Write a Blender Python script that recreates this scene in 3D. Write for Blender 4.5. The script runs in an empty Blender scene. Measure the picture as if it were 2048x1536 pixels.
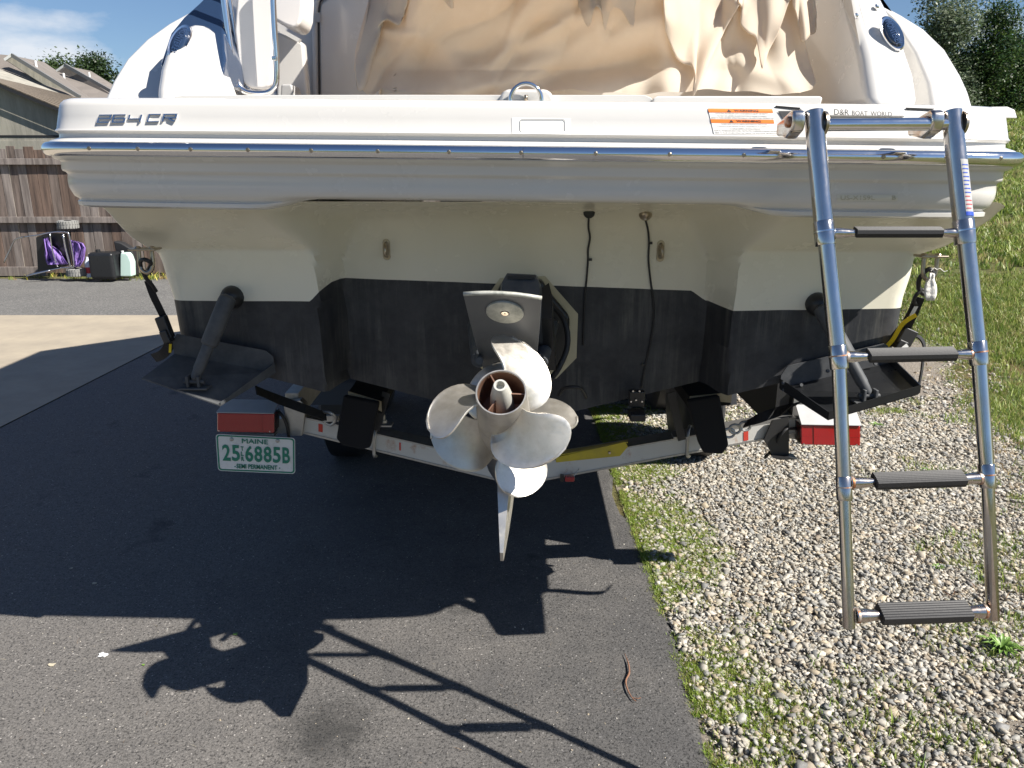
import bpy, bmesh, math, random
import numpy as np
from mathutils import Vector, Matrix, noise as mnoise
random.seed(7); np.random.seed(7)
R = math.radians
SC = bpy.context.scene
COL = SC.collection

# ---------------------------------------------------------------- camera, sky, sun, exposure
F = 1538.0; CH = 1.63; EYE = CH; TH = R(15.7); cs, sn = math.cos(TH), math.sin(TH)
cam = bpy.data.cameras.new("camera"); camo = bpy.data.objects.new("camera", cam); COL.objects.link(camo)
camo.location = (0, 0, CH); camo.rotation_euler = (R(90) - TH, 0, 0)
cam.sensor_width = 36; cam.lens = F / 2048 * 36; cam.clip_start = 0.05; cam.clip_end = 3000
SC.camera = camo
SUN = Vector((.96, -0.41, 1.0)).normalized()
EL = math.asin(SUN.z); AZ = math.atan2(SUN.x, SUN.y)
W = bpy.data.worlds.new("World"); SC.world = W; W.use_nodes = True
nt = W.node_tree; nt.nodes.clear()
wo = nt.nodes.new('ShaderNodeOutputWorld'); bg = nt.nodes.new('ShaderNodeBackground')
sky = nt.nodes.new('ShaderNodeTexSky'); sky.sky_type = 'NISHITA'; sky.sun_disc = False
sky.sun_elevation = EL; sky.sun_rotation = AZ; sky.air_density = 1.0; sky.dust_density = 0.35; sky.ozone_density = 2.5
tc = nt.nodes.new('ShaderNodeTexCoord')
mp = nt.nodes.new('ShaderNodeMapping'); mp.inputs['Scale'].default_value = (1.0, 1.0, 2.6); mp.inputs['Location'].default_value = (0.35, 0.2, 0.1)
nz = nt.nodes.new('ShaderNodeTexNoise'); nz.inputs['Scale'].default_value = 9.0; nz.inputs['Detail'].default_value = 7; nz.inputs['Roughness'].default_value = 0.55
cr = nt.nodes.new('ShaderNodeValToRGB'); cr.color_ramp.elements[0].position = 0.60; cr.color_ramp.elements[1].position = 0.92
cr.color_ramp.elements[0].color = (0, 0, 0, 1); cr.color_ramp.elements[1].color = (0.92, 0.92, 0.92, 1)
mx = nt.nodes.new('ShaderNodeMix'); mx.data_type = 'RGBA'
mx.inputs['B'].default_value = (8.0, 8.4, 9.0, 1)
nt.links.new(tc.outputs['Generated'], mp.inputs['Vector']); nt.links.new(mp.outputs[0], nz.inputs['Vector'])
def _dirn(u, v):
    a = (u - 1024) / F; b = (v - 768) / F; d = Vector((a, cs - b * sn, -sn - b * cs)); return d.normalized()
acc = nz.outputs['Fac']
for (u, v), rad, sy, gain in (((62, 40), .085, 2.6, .24), ((150, 118), .075, 4.0, .30), ((20, 98), .05, 3.0, .2), ((2010, 60), .07, 2.0, .26), ((1905, 70), .05, 2.4, .2)):
    sb = nt.nodes.new('ShaderNodeVectorMath'); sb.operation = 'SUBTRACT'; sb.inputs[1].default_value = _dirn(u, v); nt.links.new(tc.outputs['Generated'], sb.inputs[0])
    ml = nt.nodes.new('ShaderNodeVectorMath'); ml.operation = 'MULTIPLY'; ml.inputs[1].default_value = (1 / rad, 1 / rad, sy / rad); nt.links.new(sb.outputs[0], ml.inputs[0])
    ln = nt.nodes.new('ShaderNodeVectorMath'); ln.operation = 'LENGTH'; nt.links.new(ml.outputs[0], ln.inputs[0])
    mr = nt.nodes.new('ShaderNodeMapRange'); mr.inputs['From Min'].default_value = 1.3; mr.inputs['From Max'].default_value = .2; mr.inputs['To Max'].default_value = gain; nt.links.new(ln.outputs['Value'], mr.inputs['Value'])
    ad = nt.nodes.new('ShaderNodeMath'); nt.links.new(acc, ad.inputs[0]); nt.links.new(mr.outputs[0], ad.inputs[1]); acc = ad.outputs[0]
nt.links.new(acc, cr.inputs[0]); nt.links.new(cr.outputs[0], mx.inputs['Factor'])
tint = nt.nodes.new('ShaderNodeMix'); tint.data_type = 'RGBA'; tint.blend_type = 'MULTIPLY'; tint.inputs['Factor'].default_value = 1
tint.inputs['B'].default_value = (.78, .87, 1.0, 1); nt.links.new(sky.outputs[0], tint.inputs['A']); nt.links.new(tint.outputs['Result'], mx.inputs['A']); nt.links.new(mx.outputs['Result'], bg.inputs['Color'])
bg.inputs['Strength'].default_value = 0.052
nt.links.new(bg.outputs[0], wo.inputs[0])
sl = bpy.data.lights.new("sun", 'SUN'); sl.energy = 5.0; sl.angle = R(0.5); sl.color = (1.0, 0.945, 0.86)
so = bpy.data.objects.new("sun", sl); COL.objects.link(so); so.rotation_euler = SUN.to_track_quat('Z', 'Y').to_euler()
so.location = (8, -3, 9)
vs = SC.view_settings; vs.view_transform = 'Standard'; vs.look = 'None'; vs.gamma = 1; vs.use_curve_mapping = False
vs.exposure = 1.0

# ---------------------------------------------------------------- helpers
def P(u, v, Y):
    a = (u - 1024) / F; b = (v - 768) / F; t = Y / (cs - b * sn)
    return Vector((a * t, Y, EYE - t * (sn + b * cs)))
def PD(u, v, t):
    a = (u - 1024) / F; b = (v - 768) / F
    return Vector((a * t, t * (cs - b * sn), EYE - t * (sn + b * cs)))
def G(u, v, z=0):
    b = (v - 768) / F; t = (CH - z) / (sn + b * cs)
    return Vector(((u - 1024) / F * t, t * (cs - b * sn), z))
def lerp(a, b, t): return a + (b - a) * t
def sstep(a, b, x):
    t = min(1, max(0, (x - a) / (b - a))); return t * t * (3 - 2 * t)
def interp(tab, x):
    if x <= tab[0][0]: return tab[0][1]
    for (a, b), (c, d) in zip(tab, tab[1:]):
        if x <= c: return b + (d - b) * (x - a) / (c - a)
    return tab[-1][1]
WL = {}
def wloc(o): return WL.get(o.name, Vector((0, 0, 0))) if o else Vector((0, 0, 0))
def tag(o, label=None, cat=None, group=None, kind=None):
    if label: o['label'] = label
    if cat: o['category'] = cat
    if group: o['group'] = group
    if kind: o['kind'] = kind
    return o
def thing(name, loc, label, cat, group=None):
    o = bpy.data.objects.new(name, None); COL.objects.link(o); o.location = loc; o.empty_display_size = .1
    WL[o.name] = Vector(loc); return tag(o, label, cat, group)
def obj(name, geo, mat, parent=None, smooth=False, origin=None, sharp=None, bevel=None, subsurf=0, colors=None, label=None, kind=None):
    V, Fc = geo
    V = [Vector(v) for v in V]
    if origin is None:
        mn = [min(v[i] for v in V) for i in range(3)]; mxx = [max(v[i] for v in V) for i in range(3)]
        origin = Vector([(a + b) / 2 for a, b in zip(mn, mxx)])
    origin = Vector(origin)
    me = bpy.data.meshes.new(name); me.from_pydata([v - origin for v in V], [], [tuple(f) for f in Fc]); me.update()
    o = bpy.data.objects.new(name, me); COL.objects.link(o)
    mats = mat if isinstance(mat, (list, tuple)) else [mat]
    for m in mats: me.materials.append(m)
    if smooth:
        for p in me.polygons: p.use_smooth = True
        if sharp is not None: me.set_sharp_from_angle(angle=R(sharp))
    if bevel:
        md = o.modifiers.new('bevel', 'BEVEL'); md.width = bevel; md.segments = 3; md.limit_method = 'ANGLE'; md.angle_limit = R(35)
        for p in me.polygons: p.use_smooth = True
        md2 = o.modifiers.new('wn', 'WEIGHTED_NORMAL'); md2.keep_sharp = True
    if subsurf:
        md = o.modifiers.new('sub', 'SUBSURF'); md.levels = md.render_levels = subsurf
        for p in me.polygons: p.use_smooth = True
    if parent: o.parent = parent
    o.location = origin - wloc(parent); WL[o.name] = origin
    if label: o['label'] = label
    if kind: o['kind'] = kind
    return o
def join(*gs):
    V = []; Fc = []
    for v, f in gs:
        n = len(V); V += list(v); Fc += [tuple(i + n for i in q) for q in f]
    return V, Fc
def box(c, s, rot=None):
    c = Vector(c); V = []
    M = rot if rot is not None else Matrix.Identity(3)
    for z in (-.5, .5):
        for y in (-.5, .5):
            for x in (-.5, .5): V.append(c + M @ Vector((x * s[0], y * s[1], z * s[2])))
    return V, [(0, 2, 3, 1), (4, 5, 7, 6), (0, 1, 5, 4), (2, 6, 7, 3), (0, 4, 6, 2), (1, 3, 7, 5)]
def hexa(p):  # 8 points: 4 bottom ccw, 4 top ccw
    return list(p), [(3, 2, 1, 0), (4, 5, 6, 7), (0, 1, 5, 4), (1, 2, 6, 5), (2, 3, 7, 6), (3, 0, 4, 7)]
def beam(a, b, w, h, up=(0, 0, 1)):
    a = Vector(a); b = Vector(b); d = (b - a).normalized(); sd = d.cross(Vector(up)).normalized(); u = sd.cross(d).normalized()
    q = [(-1, -1), (1, -1), (1, 1), (-1, 1)]
    V = [a + sd * x * w / 2 + u * y * h / 2 for x, y in q] + [b + sd * x * w / 2 + u * y * h / 2 for x, y in q]
    return V, [(0, 1, 2, 3), (7, 6, 5, 4), (0, 4, 5, 1), (1, 5, 6, 2), (2, 6, 7, 3), (3, 7, 4, 0)]
def smoothpath(pts, k=6):
    pts = [Vector(p) for p in pts]; out = []
    n = len(pts)
    for i in range(n - 1):
        p0 = pts[max(0, i - 1)]; p1 = pts[i]; p2 = pts[i + 1]; p3 = pts[min(n - 1, i + 2)]
        for j in range(k):
            t = j / k
            out.append(.5 * ((2 * p1) + (p2 - p0) * t + (2 * p0 - 5 * p1 + 4 * p2 - p3) * t * t + (3 * p1 - p0 - 3 * p2 + p3) * t ** 3))
    out.append(pts[-1]); return out
def tube(pts, r, n=12, caps=True, sq=1.0):
    pts = [Vector(p) for p in pts]; m = len(pts)
    rs = r if isinstance(r, (list, tuple)) else [r] * m
    V = []; Fc = []
    up = None
    for i, p in enumerate(pts):
        d = (pts[min(i + 1, m - 1)] - pts[max(i - 1, 0)])
        if d.length < 1e-9: d = Vector((0, 0, 1))
        d.normalize()
        if up is None:
            up = Vector((0, 0, 1)) if abs(d.z) < .9 else Vector((0, 1, 0))
        sd = d.cross(up).normalized(); up = sd.cross(d).normalized()
        for k in range(n):
            a = 2 * math.pi * k / n
            V.append(p + (sd * math.cos(a) + up * math.sin(a) * sq) * rs[i])
    for i in range(m - 1):
        for k in range(n):
            a = i * n + k; b = i * n + (k + 1) % n
            Fc.append((a, b, b + n, a + n))
    if caps:
        Fc.append(tuple(range(n))[::-1]); Fc.append(tuple((m - 1) * n + k for k in range(n)))
    return V, Fc
def lathe(prof, o, axis, n=32, caps=True):  # prof list (h, r)
    o = Vector(o); ax = Vector(axis).normalized()
    return tube_axis(prof, o, ax, n, caps)
def tube_axis(prof, o, ax, n, caps):
    t = Vector((0, 0, 1)) if abs(ax.z) < .9 else Vector((1, 0, 0))
    e1 = ax.cross(t).normalized(); e2 = ax.cross(e1)
    V = []; Fc = []
    for h, r in prof:
        for k in range(n):
            a = 2 * math.pi * k / n; V.append(o + ax * h + (e1 * math.cos(a) + e2 * math.sin(a)) * r)
    for i in range(len(prof) - 1):
        for k in range(n):
            a = i * n + k; b = i * n + (k + 1) % n; Fc.append((a, b, b + n, a + n))
    if caps:
        Fc.append(tuple(range(n))[::-1]); Fc.append(tuple((len(prof) - 1) * n + k for k in range(n)))
    return V, Fc
def grid(rows):  # rows of points
    n = len(rows[0]); V = [p for r in rows for p in r]; Fc = []
    for i in range(len(rows) - 1):
        for j in range(n - 1):
            a = i * n + j; Fc.append((a, a + 1, a + n + 1, a + n))
    return V, Fc
def loft(rings, cap0=True, cap1=True):
    n = len(rings[0]); V = [p for r in rings for p in r]; Fc = []
    for i in range(len(rings) - 1):
        for j in range(n):
            a = i * n + j; b = i * n + (j + 1) % n; Fc.append((a, b, b + n, a + n))
    if cap0: Fc.append(tuple(range(n))[::-1])
    if cap1: Fc.append(tuple((len(rings) - 1) * n + j for j in range(n)))
    return V, Fc
def prism(pts, d):  # polygon of 3D pts extruded by vector d
    pts = [Vector(p) for p in pts]; d = Vector(d); n = len(pts)
    V = pts + [p + d for p in pts]
    return V, [tuple(range(n))[::-1], tuple(range(n, 2 * n))] + [(i, (i + 1) % n, n + (i + 1) % n, n + i) for i in range(n)]
def ribbon(pts, w, th, nrm=(0, -1, 0), wvec=None):
    """flat webbing: box section swept along pts"""
    pts = [Vector(p) for p in pts]; m = len(pts); V = []; Fc = []
    nrm = Vector(nrm).normalized()
    for i, p in enumerate(pts):
        d = (pts[min(i + 1, m - 1)] - pts[max(i - 1, 0)]).normalized()
        sd = Vector(wvec).normalized() if wvec is not None else d.cross(nrm).normalized()
        nn = sd.cross(d).normalized()
        for x, y in ((-1, -1), (1, -1), (1, 1), (-1, 1)): V.append(p + sd * x * w / 2 + nn * y * th / 2)
    for i in range(m - 1):
        for k in range(4):
            a = i * 4 + k; b = i * 4 + (k + 1) % 4; Fc.append((a, b, b + 4, a + 4))
    Fc += [(3, 2, 1, 0), tuple((m - 1) * 4 + k for k in range(4))]
    return V, Fc
def npobj(name, V, Fc, nv, mat, colors=None, parent=None, kind=None):
    """V (N,3) array, Fc (M,k) array of equal-size faces"""
    me = bpy.data.meshes.new(name); N = len(V); M = len(Fc); k = Fc.shape[1]
    me.vertices.add(N); me.vertices.foreach_set('co', V.astype(np.float32).ravel())
    me.loops.add(M * k); me.loops.foreach_set('vertex_index', Fc.astype(np.int32).ravel())
    me.polygons.add(M); me.polygons.foreach_set('loop_start', np.arange(0, M * k, k, dtype=np.int32))
    me.polygons.foreach_set('loop_total', np.full(M, k, dtype=np.int32))
    if colors is not None:
        at = me.color_attributes.new('tint', 'FLOAT_COLOR', 'POINT')
        c4 = np.ones((N, 4), np.float32); c4[:, :3] = colors; at.data.foreach_set('color', c4.ravel())
    me.update(calc_edges=True); me.validate()
    me.materials.append(mat)
    o = bpy.data.objects.new(name, me); COL.objects.link(o)
    if parent: o.parent = parent; o.location = -wloc(parent)
    if kind: o['kind'] = kind
    return o

# ---------------------------------------------------------------- materials
class NM:
    def __init__(s, name, base=(.5, .5, .5), rough=.5, metal=0, **kw):
        s.m = bpy.data.materials.new(name); s.m.use_nodes = True; s.t = s.m.node_tree
        s.b = s.t.nodes['Principled BSDF']
        s.b.inputs['Base Color'].default_value = (*base, 1); s.b.inputs['Roughness'].default_value = rough; s.b.inputs['Metallic'].default_value = metal
        for k, v in kw.items(): s.b.inputs[k.replace('_', ' ')].default_value = v
        s._pos = None
    def n(s, typ, **kw):
        nd = s.t.nodes.new(typ)
        for k, v in kw.items():
            if hasattr(nd, k) and k not in nd.inputs: setattr(nd, k, v)
            else: nd.inputs[k].default_value = v
        return nd
    def l(s, a, b): s.t.links.new(a, b)
    def pos(s):
        if s._pos is None: s._pos = s.n('ShaderNodeNewGeometry').outputs['Position']
        return s._pos
    def noise(s, scale, detail=5, rough=.6, stretch=None, src=None):
        v = src or s.pos()
        if stretch:
            mp = s.n('ShaderNodeMapping'); mp.inputs['Scale'].default_value = stretch; s.l(v, mp.inputs[0]); v = mp.outputs[0]
        nd = s.n('ShaderNodeTexNoise'); nd.inputs['Scale'].default_value = scale; nd.inputs['Detail'].default_value = detail; nd.inputs['Roughness'].default_value = rough
        s.l(v, nd.inputs['Vector']); return nd.outputs['Fac']
    def ramp(s, fac, stops):
        cr = s.n('ShaderNodeValToRGB'); e = cr.color_ramp.elements
        while len(e) < len(stops): e.new(.5)
        for i, (p, c) in enumerate(stops):
            e[i].position = p; e[i].color = (*c, 1) if not isinstance(c, (int, float)) else (c, c, c, 1)
        s.l(fac, cr.inputs[0]); return cr.outputs[0]
    def mix(s, fac, a, b, mode='MIX'):
        m = s.n('ShaderNodeMix'); m.data_type = 'RGBA'; m.blend_type = mode
        for val, nm in ((fac, 'Factor'), (a, 'A'), (b, 'B')):
            if isinstance(val, (int, float)): m.inputs[nm].default_value = val if nm == 'Factor' else (val, val, val, 1)
            elif isinstance(val, tuple): m.inputs[nm].default_value = (*val, 1)
            else: s.l(val, m.inputs[nm])
        return m.outputs['Result']
    def math(s, op, a, b=None, clamp=False):
        m = s.n('ShaderNodeMath'); m.operation = op; m.use_clamp = clamp
        for i, val in enumerate((a, b)):
            if val is None: continue
            if isinstance(val, (int, float)): m.inputs[i].default_value = val
            else: s.l(val, m.inputs[i])
        return m.outputs[0]
    def color(s, c): s.l(c, s.b.inputs['Base Color']); return s
    def rough(s, c): s.l(c, s.b.inputs['Roughness']); return s
    def bump(s, h, strength=.3, dist=.01):
        b = s.n('ShaderNodeBump'); b.inputs['Strength'].default_value = strength; b.inputs['Distance'].default_value = dist
        s.l(h, b.inputs['Height']); s.l(b.outputs[0], s.b.inputs['Normal']); return s
    def attr(s, name='tint'):
        a = s.n('ShaderNodeAttribute'); a.attribute_name = name; return a.outputs['Color']
    def z(s):
        sp = s.n('ShaderNodeSeparateXYZ'); s.l(s.pos(), sp.inputs[0]); return sp.outputs['Z']
    def xyz(s):
        sp = s.n('ShaderNodeSeparateXYZ'); s.l(s.pos(), sp.inputs[0]); return sp.outputs
M = {}
def mk(name, *a, **k):
    m = NM(name, *a, **k); M[name] = m.m; return m
# gelcoat
g = mk('white_gelcoat', (.62, .605, .58), .22, Coat_Weight=.5, Coat_Roughness=.08)
g.color(g.mix(g.ramp(g.noise(2.2, 6, .7), [(.42, 0), (.75, .22)]), (.62, .605, .58), (.53, .515, .465)))
g.rough(g.ramp(g.noise(9, 4), [(.3, .16), (.8, .34)]))
g.bump(g.noise(3.0, 2), .06, .02)
# hull: cream gelcoat with dark antifouling paint under the waterline
g = mk('hull_gelcoat_and_bottom_paint', (.62, .60, .5), .25)
x, y, z = [g.xyz()[k] for k in 'XYZ']
zz = g.math('ADD', z, g.math('MULTIPLY', g.noise(4, 2), .005))
xr_ = g.math('DIVIDE', g.math('ADD', x, 1.1), 2.4)
wl = g.ramp(xr_, [(0, .43), (.204, .42), (.222, .72), (.70, .47), (.718, .27), (1, .36)])
edge = g.math('LESS_THAN', zz, g.math('ADD', g.math('MULTIPLY', wl, .15), 1.05 + .13))
cream = g.mix(g.ramp(g.noise(1.8, 7, .65, (1, 1, .6)), [(.4, 0), (.8, .5)]), (.78, .75, .63), (.62, .59, .48))
n1 = g.noise(30, 6, .75, (1, 1, .05)); n2 = g.noise(3.2, 6, .7)
st = g.math('MULTIPLY', g.math('GREATER_THAN', n2, .5), 1)
dark = g.mix(g.ramp(g.noise(7, 8, .7), [(.4, 0), (.8, 1)]), (.016, .018, .023), (.062, .063, .068))
dark = g.mix(g.math('MULTIPLY', g.ramp(n1, [(.48, 0), (.72, .8)]), g.ramp(n2, [(.44, 0), (.58, 1)])), dark, (.12, .12, .11))
g.color(g.mix(edge, cream, dark))
g.rough(g.mix(edge, g.ramp(g.noise(9, 4), [(.3, .16), (.8, .36)]), (.55, .55, .55)))
g.bump(g.noise(60, 5, .7), .12, .002)
g = mk('antifouling_paint', (.03, .031, .035), .6)
g.color(g.mix(g.ramp(g.noise(14, 8, .7), [(.35, 0), (.8, 1)]), (.022, .024, .028), (.075, .078, .082))); g.bump(g.noise(90, 5), .15, .002)
g = mk('cream_gelcoat', (.62, .58, .42), .4); g.color(g.mix(g.noise(20, 6), (.62, .57, .40), (.48, .42, .27)))
g = mk('chrome', (.78, .78, .79), .07, 1.0); g.rough(g.ramp(g.noise(14, 6, .7), [(.35, .04), (.8, .2)])); g.bump(g.noise(5, 3), .08, .004)
g = mk('ladder_steel', (.66, .64, .62), .10, 1.0)
zf = g.ramp(g.z(), [(.60, .9), (1.0, .25)])
rm = g.math('MULTIPLY', g.ramp(g.noise(16, 8, .72, (1, 1, .12)), [(.42, 0), (.62, 1)]), zf)
g.color(g.mix(rm, (.62, .60, .58), (.30, .17, .09))); g.rough(g.mix(rm, g.ramp(g.noise(30, 6, .7, (1, 1, .2)), [(.35, .06), (.75, .26)]), (.42,) * 3)); g.bump(g.noise(7, 4), .08, .004)
g = mk('rusty_weld', (.42, .22, .12), .5, .75); g.color(g.mix(g.ramp(g.noise(60, 5), [(.4, 0), (.6, 1)]), (.55, .48, .42), (.38, .15, .06)))
g = mk('tarnished_steel', (.5, .44, .34), .3, 1.0); g.color(g.mix(g.noise(50, 6), (.62, .56, .48), (.22, .16, .09)))
g = mk('black_rubber', (.018, .018, .02), .55); g.bump(g.noise(200, 3), .2, .001)
g = mk('black_plastic', (.014, .015, .017), .32); g.rough(g.ramp(g.noise(20, 5), [(.3, .25), (.8, .5)]))
g = mk('webbing', (.012, .012, .014), .85); g.bump(g.noise(400, 2, .5, (1, 1, 1)), .5, .001)
g = mk('carpet_black', (.008, .008, .010), .98); g.bump(g.noise(500, 4), .8, .002)
g = mk('drive_grey_paint', (.06, .066, .075), .42)
g.color(g.mix(g.ramp(g.noise(12, 8, .7), [(.35, 0), (.8, 1)]), (.045, .052, .062), (.12, .125, .13))); g.bump(g.noise(70, 4), .08, .002)
g = mk('ventilation_plate_paint', (.09, .095, .105), .5); g.color(g.mix(g.noise(10, 7), (.07, .076, .088), (.13, .135, .14)))
g = mk('zinc_anode', (.42, .42, .38), .6, .4); g.color(g.mix(g.ramp(g.noise(40, 7, .7), [(.4, 0), (.7, 1)]), (.50, .50, .45), (.27, .28, .25))); g.bump(g.noise(120, 6), .3, .002)
g = mk('propeller_metal', (.6, .58, .54), .38, .82)
pn = g.ramp(g.noise(22, 8, .72), [(.45, 0), (.68, 1)])
g.color(g.mix(pn, (.62, .59, .54), (.52, .485, .43))); g.rough(g.ramp(g.noise(35, 6), [(.3, .30), (.8, .52)])); g.bump(g.noise(45, 6, .7), .12, .002)
g = mk('propeller_edge', (.75, .73, .68), .3, .9)
g = mk('hub_bore', (.30, .17, .12), .45, .7); g.color(g.mix(g.noise(18, 6), (.42, .24, .16), (.13, .075, .06)))
g = mk('pale_hub_nut', (.62, .62, .58), .5, .3); g.color(g.mix(g.noise(60, 5), (.66, .66, .62), (.45, .44, .38)))
g = mk('canvas_cloth', (.66, .55, .40), .9)
cn = g.noise(5, 6, .7); g.color(g.mix(g.ramp(cn, [(.4, 0), (.75, 1)]), (.74, .67, .56), (.64, .57, .47)))
wv = g.math('ADD', g.math('MULTIPLY', g.noise(26, 5, .6), .35), g.math('MULTIPLY', g.noise(420, 2), .05)); g.bump(wv, .14, .004)
tr = g.n('ShaderNodeBsdfTranslucent'); tr.inputs['Color'].default_value = (.74, .57, .40, 1)
ms = g.n('ShaderNodeMixShader'); ms.inputs[0].default_value = .42
g.l(g.b.outputs[0], ms.inputs[1]); g.l(tr.outputs[0], ms.inputs[2]); g.l(ms.outputs[0], g.t.nodes['Material Output'].inputs['Surface'])
g = mk('white_vinyl', (.78, .75, .72), .4); g.bump(g.noise(150, 3), .08, .001)
g = mk('smoked_gelcoat', (.018, .035, .075), .06, Coat_Weight=1.0)  # smoked dark, with the blue of the reflected sky put into the colour
g = mk('label_white', (.78, .77, .74), .45)
g = mk('label_orange', (.85, .20, .02), .45)
g = mk('print_black', (.02, .02, .022), .5)
g = mk('print_grey', (.16, .16, .16), .5)
g = mk('print_blue', (.02, .07, .45), .4)
g = mk('print_red', (.5, .04, .05), .5)
g = mk('moulded_number', (.42, .40, .30), .45)
g = mk('plate_white', (.66, .67, .66), .4); g.color(g.mix(g.ramp(g.noise(30, 6, .7), [(.5, 0), (.75, .5)]), (.70, .71, .70), (.42, .42, .38)))
g = mk('plate_green', (.005, .19, .12), .4)
g = mk('lamp_red', (.36, .008, .012), .12, Coat_Weight=.6, Transmission_Weight=.15)
g.bump(g.noise(160, 1, .5, (1, 1, .1)), .25, .002)
g = mk('grey_housing', (.42, .43, .44), .5); g.color(g.mix(g.noise(20, 6), (.46, .46, .46), (.30, .30, .30)))
g = mk('trailer_white', (.6, .59, .56), .45)
rn = g.ramp(g.noise(11, 8, .75), [(.56, 0), (.70, 1)])
g.color(g.mix(rn, g.mix(g.noise(5, 5), (.64, .63, .60), (.46, .45, .42)), (.36, .20, .12)))
g = mk('galvanised', (.42, .43, .44), .45, .8); g.color(g.mix(g.noise(40, 5), (.50, .50, .50), (.30, .29, .27)))
g = mk('yellow_guide', (.50, .40, .03), .5); g.color(g.mix(g.ramp(g.noise(10, 6), [(.4, 0), (.8, 1)]), (.55, .42, .03), (.25, .21, .06)))
g = mk('yellow_webbing', (.75, .52, .01), .7)
g = mk('red_marking', (.55, .05, .03), .6)
g = mk('cardboard', (.46, .38, .26), .85); g.color(g.mix(g.noise(60, 5, .6, (1, .1, 1)), (.50, .43, .30), (.32, .25, .16)))
g = mk('rag_white', (.72, .70, .66), .9); g.bump(g.noise(60, 4), .5, .01)
g = mk('dark_steel', (.05, .05, .052), .45, .6)
# ground
g = mk('asphalt_new', (.06, .06, .06), .85)
vor = g.n('ShaderNodeTexVoronoi'); vor.inputs['Scale'].default_value = 260; g.l(g.pos(), vor.inputs['Vector'])
vor2 = g.n('ShaderNodeTexVoronoi'); vor2.inputs['Scale'].default_value = 110; g.l(g.pos(), vor2.inputs['Vector'])
big = g.noise(2.0, 8, .72)
wx = g.math('ADD', g.math('MULTIPLY', g.xyz()['X'], -.28), g.math('MULTIPLY', big, 1.3))
base = g.mix(g.ramp(wx, [(.45, 0), (1.15, 1)]), (.066, .064, .063), (.128, .120, .112))
sp = g.ramp(vor.outputs['Color'], [(.0, .6), (.6, 1.0), (.90, 1.2), (.97, 3.6)])
base = g.mix(1.0, base, sp, 'MULTIPLY')
fine = g.noise(210, 7, .78); pits = g.noise(120, 4, .6)
hl = g.ramp(pits, [(.33, .30), (.43, .92), (.7, 1.12)])
base = g.mix(1.0, base, hl, 'MULTIPLY')
base = g.mix(1.0, base, g.ramp(fine, [(.32, .62), (.68, 1.42)]), 'MULTIPLY')
vd = g.n('ShaderNodeVectorMath', operation='DISTANCE'); vd.inputs[1].default_value = (-.55, 1.93, .01); g.l(g.pos(), vd.inputs[0])
spot = g.math('ADD', g.math('MULTIPLY', vd.outputs['Value'], 3.4), g.math('MULTIPLY', g.noise(14, 6, .75), .9))
oil = g.math('MAXIMUM', g.ramp(g.noise(2.6, 5, .6), [(.62, 0), (.72, .6)]), g.ramp(spot, [(.62, .72), (1.05, 0)]))
base = g.mix(oil, base, (.018, .018, .017))
g.color(base)
hh = g.math('ADD', g.math('MULTIPLY', g.ramp(pits, [(.33, 0), (.46, 1)]), .6), g.math('MULTIPLY', fine, .5)); g.bump(hh, .75, .005)
g.rough(g.ramp(g.noise(60, 4), [(.3, .6), (.8, .95)]))
g = mk('asphalt_old', (.15, .15, .145), .9)
v1 = g.n('ShaderNodeTexVoronoi'); v1.inputs['Scale'].default_value = 90; g.l(g.pos(), v1.inputs['Vector'])
g.color(g.mix(1.0, g.mix(g.noise(1.5, 6), (.10, .10, .098), (.17, .165, .155)), g.ramp(v1.outputs['Color'], [(0, .55), (.7, 1.0), (1, 2.0)]), 'MULTIPLY')); g.bump(g.noise(120, 4), .5, .006)
g = mk('concrete', (.42, .36, .28), .85)
g.color(g.mix(g.ramp(g.noise(2.2, 8, .7), [(.35, 0), (.7, 1)]), (.36, .31, .235), (.27, .235, .185))); g.bump(g.noise(90, 5), .3, .003)
g = mk('gravel_soil', (.20, .16, .11), .95); g.color(g.mix(g.noise(14, 7, .7), (.30, .27, .23), (.15, .12, .09))); g.bump(g.noise(60, 6, .7), .9, .02)
g = mk('stone_chips', (.4, .4, .38), .75)
g.color(g.mix(1.0, g.attr(), g.ramp(g.noise(150, 5), [(.3, .7), (.75, 1.15)]), 'MULTIPLY'))
g = mk('lawn_earth', (.06, .07, .02), .95)
g.color(g.mix(g.ramp(g.noise(1.6, 7, .7), [(.38, 0), (.62, 1)]), (.085, .115, .022), (.17, .14, .055))); g.bump(g.noise(30, 6, .7), 1, .05)
g = mk('grass_blades', (.1, .16, .03), .55)
g.color(g.attr())
g.b.inputs['Roughness'].default_value = .5
tr = g.n('ShaderNodeBsdfTranslucent'); g.l(g.attr(), tr.inputs['Color']); ms = g.n('ShaderNodeMixShader'); ms.inputs[0].default_value = .35
g.l(g.b.outputs[0], ms.inputs[1]); g.l(tr.outputs[0], ms.inputs[2]); g.l(ms.outputs[0], g.t.nodes['Material Output'].inputs['Surface'])
M['leaves'] = M['grass_blades']
g = mk('bark', (.10, .075, .05), .9); g.bump(g.noise(20, 6, .7, (1, 1, .2)), .8, .03)
for nm, a, b in (('fence_wood', (.21, .165, .14), (.075, .058, .05)), ('fence_wood_grey', (.29, .25, .225), (.12, .10, .09)), ('fence_wood_red', (.19, .13, .10), (.07, .048, .038))):
    g = mk(nm, a, .85)
    g.color(g.mix(g.ramp(g.noise(16, 9, .72, (1, 1, .07)), [(.36, 0), (.62, 1)]), a, b))
    g.bump(g.noise(40, 7, .7, (1, 1, .05)), .6, .006)
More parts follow.
